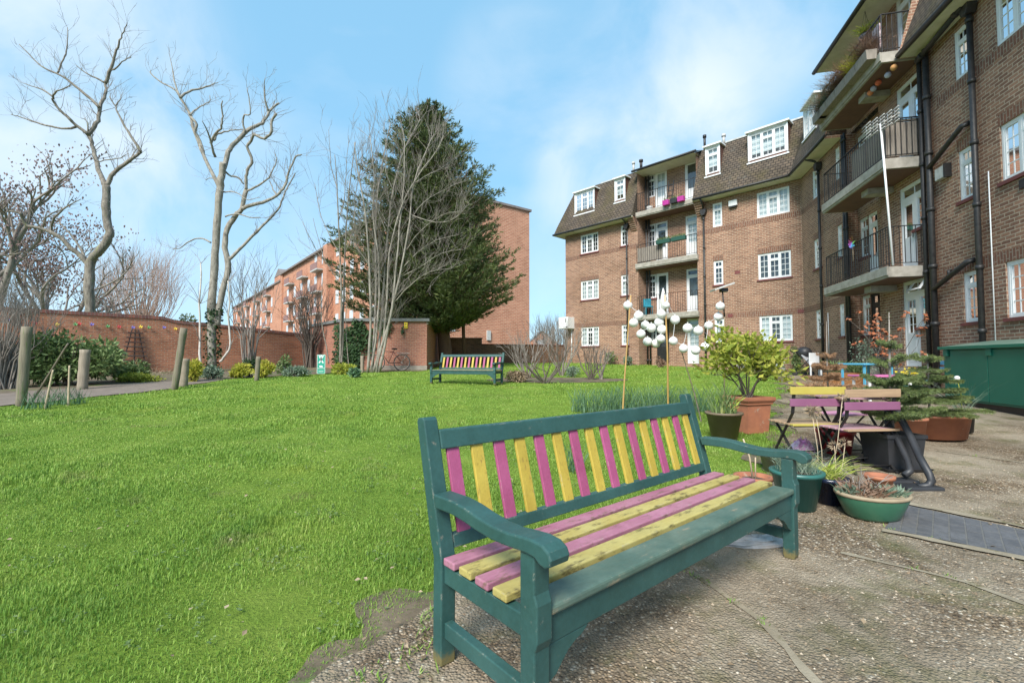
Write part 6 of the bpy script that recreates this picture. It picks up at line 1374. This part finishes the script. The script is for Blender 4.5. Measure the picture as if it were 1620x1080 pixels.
# square black pot, firs
def sqpot(label,base,a0,a1,h,mat):
    t=empty('square_pot',base,label,'pot'); m=MB(); sqloft(m,[(0,0),(a0,0),(a1,h*.9),(a1+.012,h*.9),(a1+.012,h),(a1-.015,h),(a1-.02,h-.05),(0,h-.05)]); m.build('pot',MT[mat],t,bevel=.006); m=MB(); m.box(-a1+.03,a1-.03,-a1+.03,a1-.03,h-.06,h-.04); m.build('soil',MT['soil'],t); m=MB(); sqloft(m,[(0,-.0),(a0+.05,0),(a0+.07,.03),(a0+.055,.03),(a0+.04,.012),(0,.012)]); m.build('saucer',MT[mat],t); return t
b=gpt(1412,752); b=push(b,.22); b.z=g(b.x,b.y)+.02; sqpot('square black plastic pot on a saucer behind the black tube frame',b,.16,.19,.36,'blackpl'); b1=b
def fir(label,base,h,w,seed,mat,whorls,perw,name='fir_tree',leader=.22,droop=0,dens=1.0,needle=.035):
    t=empty(name,base,label,'tree'); rng=random.Random(seed); m=MB(); c=Cards(); m.tube([(0,0,-.02),(rng.gauss(0,.01),0,h*.5),(0,0,h)],[.018,.013,.005],6)
    def spray(p,d,L_,lv,r):
        n=max(3,int(L_/.028)); pts=[p]
        for i in range(n): d=(d+V((rng.gauss(0,.03),rng.gauss(0,.03),rng.gauss(0,.03)-droop*.02))).normalized(); pts.append(pts[-1]+d*(L_/n))
        m.tube(pts,[max(.0018,r*(1-.7*i/n)) for i in range(n+1)],4,False)
        for i in range(1,n+1):
            for _ in range(int(9*dens)):
                e=V((rng.gauss(0,1),rng.gauss(0,1),rng.gauss(.25,1))); e=(e-d*e.dot(d)).normalized(); nd=(e+d*.55).normalized(); s=nd.cross(d).normalized(); q=pts[i].lerp(pts[i-1],rng.random()); c.add(q,nd*needle*rng.uniform(.7,1.2),s*.005)
        if lv>0:
            for i in range(max(1,n//4),n,max(1,n//5)):
                for s_ in (-1,1):
                    sv=d.cross(V((0,0,1))); sv=sv.normalized() if sv.length>.1 else V((1,0,0)); spray(pts[i],(d*.75+sv*s_*.8).normalized(),L_*.42*(1-i/n*.6),lv-1,r*.6)
    for k in range(whorls):
        f=k/max(1,whorls-1); z=h*(.12+(1-leader-.12)*f); L_=w*.5*(1-.72*f)*rng.uniform(.9,1.1); a0=rng.uniform(0,6)
        for j in range(perw): a=a0+6.283*j/perw+rng.uniform(-.2,.2); spray(V((0,0,z+rng.uniform(-.03,.03))),V((math.cos(a),math.sin(a),.28-droop*.5+.25*f)).normalized(),L_*rng.uniform(.8,1.15),2 if L_>.25 else 1,.007)
    z=h*(1-leader)
    for i in range(int(40*dens)): 
        a=rng.uniform(0,6.3); q=V((0,0,z+(h-z)*rng.random())); nd=V((math.cos(a),math.sin(a),.8)).normalized(); c.add(q,nd*needle,nd.cross(V((0,0,1))).normalized()*.005)
    m.build('stems',MT['twig'],t); c.build('needles',MT[mat],t); return t
u=sc(b1.y); fir('young fir tree with a bare leader and open whorls in the square black pot',b1+V((.02,0,.32)),(735-492)*u-.32,0.95,5,'fir',5,5,leader=.30,dens=1.15)
b=gpt(1487,706); b=push(b,.3); b.z=g(b.x,b.y)+.02; pot('long_planter','wide oval terracotta trough under the bushy fir near the green cabinet',b,.25,.30,.30,'terra',1.3,.85,.1,cat='planter'); fir('low bushy fir tree spreading over the terracotta trough',b+V((-.12,-.0,.26)),.85,1.12,6,'fir',6,6,leader=.12,droop=.5,dens=1.0)
b2=gpt(1525,690); b2=push(b2,.1); b2.z=g(b2.x,b2.y)+.02; pot('plant_pot','small dark pot behind the terracotta trough',b2,.10,.12,.24,'blackpl')
t=plant('chives','thin green onion like leaves with one white flower head beside the green cabinet',b2+V((-.03,-.02,.2))); c=Cards(); tuft(c,(0,0,0),60,.62,.010,.08,random.Random(81),.45,4); c.build('leaves',MT['leafgrey'],t); m=MB(); fh=at(1514,598,b2.y)-t.location; m.tube([(0,0,0),fh*.5+V((.02,0,.05)),fh],.005,5); m.build('stem',MT['citrus'],t); m=MB(); m.sphere(fh,.034,10,6); m.build('flower',MT['paper'],t)
b=gpt(1440,712); b=push(b,.12); b.z=g(b.x,b.y)+.02; pot('plant_pot','tall plain terracotta pot right behind the square black pot',b,.13,.17,.33,'terra')
# browned dead fir behind the chairs
b=gpt(1311,640); b=push(b,.3); b.z=g(b.x,b.y); u=sc(b.y); fir('dead brown fir tree with bare upper stem behind the yellow backed chair',b,(640-512)*u,1.35,9,'deadfir',4,5,'dead_fir_tree',.46,.2,.8,.045)
t=empty('dry_grass_clump',gpt(1312,628)+V((.3,.6,0)),'tangled brown dried foliage heap around the dead fir','plant'); c=Cards(); tuft(c,(0,0,0),700,.42,.012,.55,random.Random(91),.9,2); c.build('leaves',MT['deadfir'],t); c=Cards(); tuft(c,(.8,.2,0),350,.3,.012,.5,random.Random(92),.9,2); c.build('leaves',MT['brownleaf'],t)
# things by the doors of the near wing
def fnp(s,o): q=FN(s,o,0); q.z=g(q.x,q.y); return q
def blueset():
    q=fnp(12.6,-1.6); t=empty('garden_table',q,'sky blue topped garden table outside the ground floor door','table',None,.2); m=MB(); m.box(-.45,.45,-.35,.35,.68,.72); m.build('top',MT['bluep'],t,bevel=.01)
    for x in (-.38,.38):
        for y in (-.28,.28): m=MB(); m.box(x-.02,x+.02,y-.02,y+.02,0,.68); m.build('leg',MT['bluep'],t)
blueset()
q=fnp(11.5,-.95); chair('sky blue folding chair near the left end of the green cabinet',q,1.1,.5,('bluep','bluep'),'bluep','bluep')
q=fnp(11.35,-1.9); t=empty('low_table',q,'low pink topped table behind the young fir','table'); m=MB(); m.box(-.5,.5,-.3,.3,.50,.54); m.build('top',M('pink_table_paint',(.55,.13,.33),(.6,.2,.4),3,.4),t,bevel=.01)
for x in (-.42,.42):
    for y in (-.22,.22): m=MB(); m.box(x-.02,x+.02,y-.02,y+.02,0,.5); m.build('leg',MT['white'],t)
q=fnp(14.2,-1.35); t=empty('wooden_trough',q,'orange brown wooden plant trough near the wall of the flats','planter',None,.2); m=MB(); m.box(-.6,.6,-.16,.16,0,.38); m.build('box',M('orange_timber',(.36,.16,.05),(.28,.12,.04),4,.7),t,bevel=.01); m=MB(); m.box(-.57,.57,-.13,.13,.385,.40); m.build('soil',MT['soil'],t)
t=plant('trough_plants','green leafy plants growing in the wooden trough',q+V((0,0,.38))); c=Cards(); tuft(c,(-.3,0,0),200,.35,.03,.2,random.Random(95),.6,2); tuft(c,(.3,0,0),200,.3,.03,.2,random.Random(96),.6,2); c.build('leaves',MT['leaf'],t)
q=fnp(14.95,-.6); bushat(q,.8,1.5,'tall thin leafed rose bush against the brick pier by the dark door','leafgrey',97,500,.07,'rose_bush','shrub'); q=fnp(12.95,-.95); t=plant('copper_shrub','shrub with coppery dead leaves in front of the ground floor door',q,'shrub'); m=MB(); tips=[]; rr=random.Random(17)
for k in range(7): grow(m,(rr.gauss(0,.05),rr.gauss(0,.05),0),(rr.gauss(0,.25),rr.gauss(0,.25),1),1.0,.014,2,rr,(2,3),.6,.15,.65,.12,tips,4,.004)
m.build('stems',MT['barkdark'],t); c=Cards()
for p_,d in tips:
    for _ in range(6): dd=V((rr.gauss(0,.6),rr.gauss(0,.6),rr.gauss(-.4,.5))).normalized(); c.add(p_,dd*.10,dd.orthogonal().normalized()*.06)
MT['copper']=leafmat('copper_leaf',[(.30,.09,.045),(.42,.15,.07),(.50,.22,.11)],tr=.2); c.build('leaves',MT['copper'],t)
q=fnp(12.0,-1.0); t=plant('yellow_flowers','pot of yellow flowers by the green cabinet',q); m=MB(); m.lathe(potprof(.12,.16,.26),n=18); m.build('pot',MT['tealpot'],t); c=Cards(); tuft(c,(0,0,.22),120,.35,.02,.14,random.Random(98),.5,2); c.build('leaves',MT['leaf'],t); c=Cards(); rr=random.Random(99)
for _ in range(90): d=V((rr.gauss(0,1),rr.gauss(0,1),rr.gauss(.5,.6))).normalized(); c.add(V((rr.gauss(0,.12),rr.gauss(0,.12),.55+rr.gauss(0,.06))),d*.06,d.orthogonal().normalized()*.05)
c.build('flowers',M('yellow_petal',(.75,.55,.02)),t)
q=fnp(18.4,-.8); t=empty('pushchair',q,'grey hooded pushchair parked beside the downpipe at the inner corner','pushchair',None,.4); m=MB(); 
for a,b_ in (((-.22,-.3,.1),(-.22,.25,.95)),((.22,-.3,.1),(.22,.25,.95)),((-.22,.3,.1),(-.22,-.2,.6)),((.22,.3,.1),(.22,-.2,.6)),((-.22,.25,.95),(.22,.25,.95))): m.tube([a,b_],.014,6)
m.build('frame',MT['black'],t)
for x in (-.24,.24):
    for y in (-.3,.3): m=MB(); m.tube([(x-.02,y,.1),(x+.02,y,.1)],.1,14); m.build('wheel',MT['rubber'],t)
m=MB(); m.bar((0,-.2,.45),(0,.2,.9),.40,.05); m.build('seat',M('grey_cloth',(.25,.26,.28),(.4,.41,.43),6,.9),t,bevel=.01); m=MB(); m.sphere((0,.12,.85),.26,12,8,(.9,1,.8)); m.build('hood',MT['blackpl'],t)
q=fnp(17.6,-.7); t=empty('white_chair','' or q,'white plastic garden chair against the wall near the pushchair','chair',None,.3); m=MB(); m.box(-.22,.22,-.22,.22,.42,.45); m.build('seat',MT['white'],t,bevel=.01); m=MB(); m.box(-.22,.22,.2,.23,.45,.85); m.build('backrest',MT['white'],t,bevel=.01)
for x in (-.19,.19):
    for y in (-.19,.19): m=MB(); m.box(x-.018,x+.018,y-.018,y+.018,0,.42); m.build('leg',MT['white'],t)
# ------------------------------------------------------------------ on the balconies
def deck(r): return FLO[r]-.02
q=FN(13.35,-.95,deck(1)); topq=at(1393,196,1); 
k=(DD-1.0)/(ray(1393,196)[0]*NN.x+ray(1393,196)[1]*NN.y); r_=ray(1393,196); Q=V((r_[0]*k,r_[1]*k,H+r_[2]*k)); r_=ray(1413,420); k=(DD-.95)/(r_[0]*NN.x+r_[1]*NN.y); B=V((r_[0]*k,r_[1]*k,H+r_[2]*k))
t=empty('television_aerial',B,'television aerial on a tall white pole strapped to the first floor balcony','aerial'); m=MB(); m.tube([V((0,0,0)),(Q-B)],.024,8); m.build('pole',MT['white'],t); m=MB(); e=Q-B; ax=V((.55,-.45,.28)).normalized()
m.tube([e-ax*.35,e+ax*.40],.012,6)
for k in range(5):
    c_=e+ax*(-.3+.15*k)
    for zz in (-.16,-.08,0,.08,.16): m.tube([c_-DN*(.20-.010*k)+V((0,0,zz)),c_+DN*(.20-.010*k)+V((0,0,zz))],.014,4)
    m.tube([c_+V((0,0,-.16)),c_+V((0,0,.16))],.008,4)
m.build('antenna',MT['lead'],t)
k=(DD-.9)/(ray(1349,383)[0]*NN.x+ray(1349,383)[1]*NN.y); r_=ray(1349,383); Q=V((r_[0]*k,r_[1]*k,H+r_[2]*k)); t=empty('pinwheel',Q,'rainbow pinwheel fixed to the rail of the first floor balcony','pinwheel'); m=MB(); m.tube([(0,0,-.55),(0,0,0)],.006,5); m.build('stick',MT['stake'],t)
for i,cn in enumerate([(.7,.1,.4),(.75,.15,.1),(.8,.4,.05),(.75,.65,.05),(.15,.45,.1),(.1,.4,.6),(.25,.2,.6),(.6,.15,.6)]):
    a=i*math.pi/4; f=NN; w=DN
    d=w*math.cos(a)+V((0,0,1))*math.sin(a); d2=w*math.cos(a+.7)+V((0,0,1))*math.sin(a+.7); m=MB(); m.face([-f*.01,d*.19-f*.012,d2*.15-f*.06]); m.face([-f*.008,d2*.15-f*.058,d*.19-f*.010]); m.build('vane',M('vane_'+['pink','red','orange','yellow','green','blue','violet','magenta'][i],cn),t)
for i,(px,py,c_,wh) in enumerate(((1414,107,(.55,.28,.10),'amber paper lantern, the highest'),(1404.5,119,(.42,.42,.52),'pale lilac paper lantern, second from the top'),(1389.5,131,(.55,.12,.05),'red orange paper lantern, the middle one'),(1382,140.5,(.36,.36,.44),'greyish paper lantern, fourth from the top'),(1377,147,(.6,.2,.08),'orange paper lantern, the lowest'))):
    r_=ray(px,py); k=(DD-.55)/(r_[0]*NN.x+r_[1]*NN.y); Q=V((r_[0]*k,r_[1]*k,H+r_[2]*k)); t=empty('paper_lantern',Q,wh+' of the five under the top balcony','lantern','coloured lanterns under the top balcony'); m=MB(); m.sphere((0,0,0),.075,12,8); m.build('shade',M('lantern_paper',c_,tuple(min(1,x*1.25) for x in c_),12,.7),t); m=MB(); m.tube([(0,0,.07),(0,0,max(.12,8.62-Q.z))],.004,4); m.build('cord',MT['black'],t)
# the overgrown top balcony of the near wing
zb=8.92; tp=[]
for i,(s,lab,mt,h,n) in enumerate(((13.5,'at the near corner','brownleaf',.8,700),(14.1,'second from the near corner','leafyellow',.6,500),(14.7,'in the middle of the row','brownleaf',.9,800),(15.3,'right of the drooping grass','litter',1.0,800),(15.9,'next to the far end','leafgrey',.8,600),(16.3,'at the far end','litter',.9,700))):
    q=FN(s,-.98,zb+.02); t=empty('balcony_trough',q,'dark wooden plant trough on the top balcony, '+lab,'planter','plant troughs on the top balcony'); m=MB(); m.prism([(-.12,-.1),(.10,-.1),(.12,.16),(-.14,.16)],-.29,.29,lambda a,p_,q_:DN*a+NN*p_+V((0,0,q_))); m.build('box',MT['ply'],t,bevel=.01)
    q=FN(s,-.98,zb+.16); t=plant('balcony_plant','dry straggling plants in the top balcony trough '+lab,q,'plant','plants on the top balcony'); c=Cards(); rr=random.Random(110+i)
    for _ in range(n):
        a=rr.uniform(-.3,.3); d=V((rr.gauss(0,.45),rr.gauss(0,.45),1)).normalized(); L_=h*rr.uniform(.3,.9); b_=DN*a+NN*rr.uniform(-.1,.1); s_=d.orthogonal().normalized(); c.add(b_,d*L_*.6,s_*.012); c.add(b_+d*L_*.5,(d+V((rr.gauss(0,.4),rr.gauss(0,.4),-.3))).normalized()*L_*.5,s_*.018)
    c.build('leaves',MT[mt],t)
q=FN(14.4,-.55,zb+1.35); t=plant('hanging_basket','dark hanging basket with trailing yellow green leaves under the top balcony roof',q,'basket'); m=MB(); m.sphere((0,0,-.1),.17,12,8,(1,1,.75)); m.build('basket',MT['blackpl'],t); c=Cards(); tuft(c,(0,0,0),160,.35,.03,.14,random.Random(120),1.1,3); c.build('leaves',MT['citrus'],t); m=MB()
for a in (0,2.1,4.2): m.tube([(.15*math.cos(a),.15*math.sin(a),0),(0,0,.65)],.004,4)
m.build('chain',MT['black'],t)
for s,lab in ((13.45,'hung over the near end of the top balcony rail'),): 
    q=FN(s,-.75,zb+.55); t=empty('cloth',q,'white and pink cloth '+lab,'cloth'); m=MB(); m.prism([(-.02,-.3),(.02,-.3),(.05,.05),(.02,.35),(-.03,.33),(-.01,.02)],-.14,.16,lambda a,p_,q_:DN*a+NN*p_+V((0,0,q_))); m.build('cloth',M('pinkish_cloth',(.7,.66,.68),(.6,.35,.38),9,.9),t,bevel=.01)
# planters on the far balconies
for (tt,c_,lab) in ((5.75,'pk','purple pink rail planter, left of the dark one'),(5.35,'bk','dark rail planter between the two purple pink ones'),(4.98,'pk','purple pink rail planter, right of the dark one')):
    q=FC(tt,-.26,FLO[3]+.06); t=empty('rail_planter',q,lab+', on the top far balcony','planter','planters on the top far balcony'); m=MB(); m.prism([(-.10,-.12),(.08,-.12),(.11,.12),(-.13,.12)],-.16,.16,lambda a,p_,q_:DC*a+NC*p_+V((0,0,q_))); m.build('box',M('magenta_plastic',(.42,.03,.25),(.48,.05,.3),3,.4) if c_=='pk' else MT['blackpl'],t,bevel=.015)
    c=Cards(); tuft(c,(0,0,.1),50,.18,.02,.1,random.Random(int(tt*100)),.6,2); c.build('leaves',MT['leaf'],t)
for i,(tt,lab) in enumerate(((5.95,'left'),(5.15,'right'))):
    q=FC(tt,-.22,FLO[2]+.88); t=empty('rail_planter',q,'dark green rail trough with plants on the middle far balcony, the '+lab+' one','planter','rail troughs on the middle far balcony'); m=MB(); m.prism([(-.09,-.10),(.08,-.10),(.10,.09),(-.11,.09)],-.36,.36,lambda a,p_,q_:DC*a+NC*p_+V((0,0,q_))); m.build('box',M('bottle_green_plastic',(.02,.08,.06)),t,bevel=.01); c=Cards()
    for k in range(4): tuft(c,tuple(DC*(-.27+.18*k)+V((0,0,.08))),40,.16,.02,.06,random.Random(k+i*9),.6,2)
    c.build('leaves',MT['leaf'],t)
q=FC(7.0,.35,FLO[3]); t=empty('bucket','' or q,'pale bucket standing on the top far balcony','bucket'); m=MB(); m.lathe([(0,0),(.13,0),(.16,.32),(.15,.32),(.12,.02),(0,.02)],n=18); m.build('bucket',MT['lead'],t); m=MB(); m.tube([(.155*math.cos(a),.155*math.sin(a)*.2,.31-.12*math.sin(a)) for a in np.linspace(0,math.pi,9)],.006,5); m.build('handle',MT['steel'],t)
q=FC(5.75,.05,FLO[3]+.02); t=empty('folded_ladder',q,'dark folded step ladder on the top far balcony','ladder'); m=MB()
for s in (-.13,.13): m.bar(DC*s,DC*s+NC*.25+V((0,0,1.3)),.03,.05)
for k in range(4): z=.22+.28*k; m.bar(DC*-.13+NC*.05*(k+1)+V((0,0,z)),DC*.13+NC*.05*(k+1)+V((0,0,z)),.05,.03)
m.build('frame',MT['blackpl'],t)
q=FC(6.1,-.02,FLO[1]+.1); t=empty('covered_parasol','' or q,'white cloth bundle standing on the lowest far balcony','parasol'); m=MB(); m.lathe([(0,0),(.05,0),(.12,.3),(.15,.6),(.10,.9),(.03,1.15),(0,1.2)],n=14); m.build('cloth',MT['paper'],t); m=MB(); m.tube([(0,0,-.1),(0,0,0.02)],.03,6); m.build('pole',MT['stake'],t)
q=FC(6.95,.0,FLO[1]); t=empty('garden_chair',q,'turquoise chair on the lowest far balcony','chair'); MT['turq']=M('turquoise_plastic',(.02,.25,.34)); m=MB(); m.box(-.2,.2,-.2,.2,.4,.44); m.build('seat',MT['turq'],t); m=MB(); m.box(-.2,.2,.17,.21,.44,.85); m.build('backrest',MT['turq'],t)
for x in (-.17,.17):
    for y in (-.17,.17): m=MB(); m.box(x-.015,x+.015,y-.015,y+.015,0,.4); m.build('leg',MT['turq'],t)
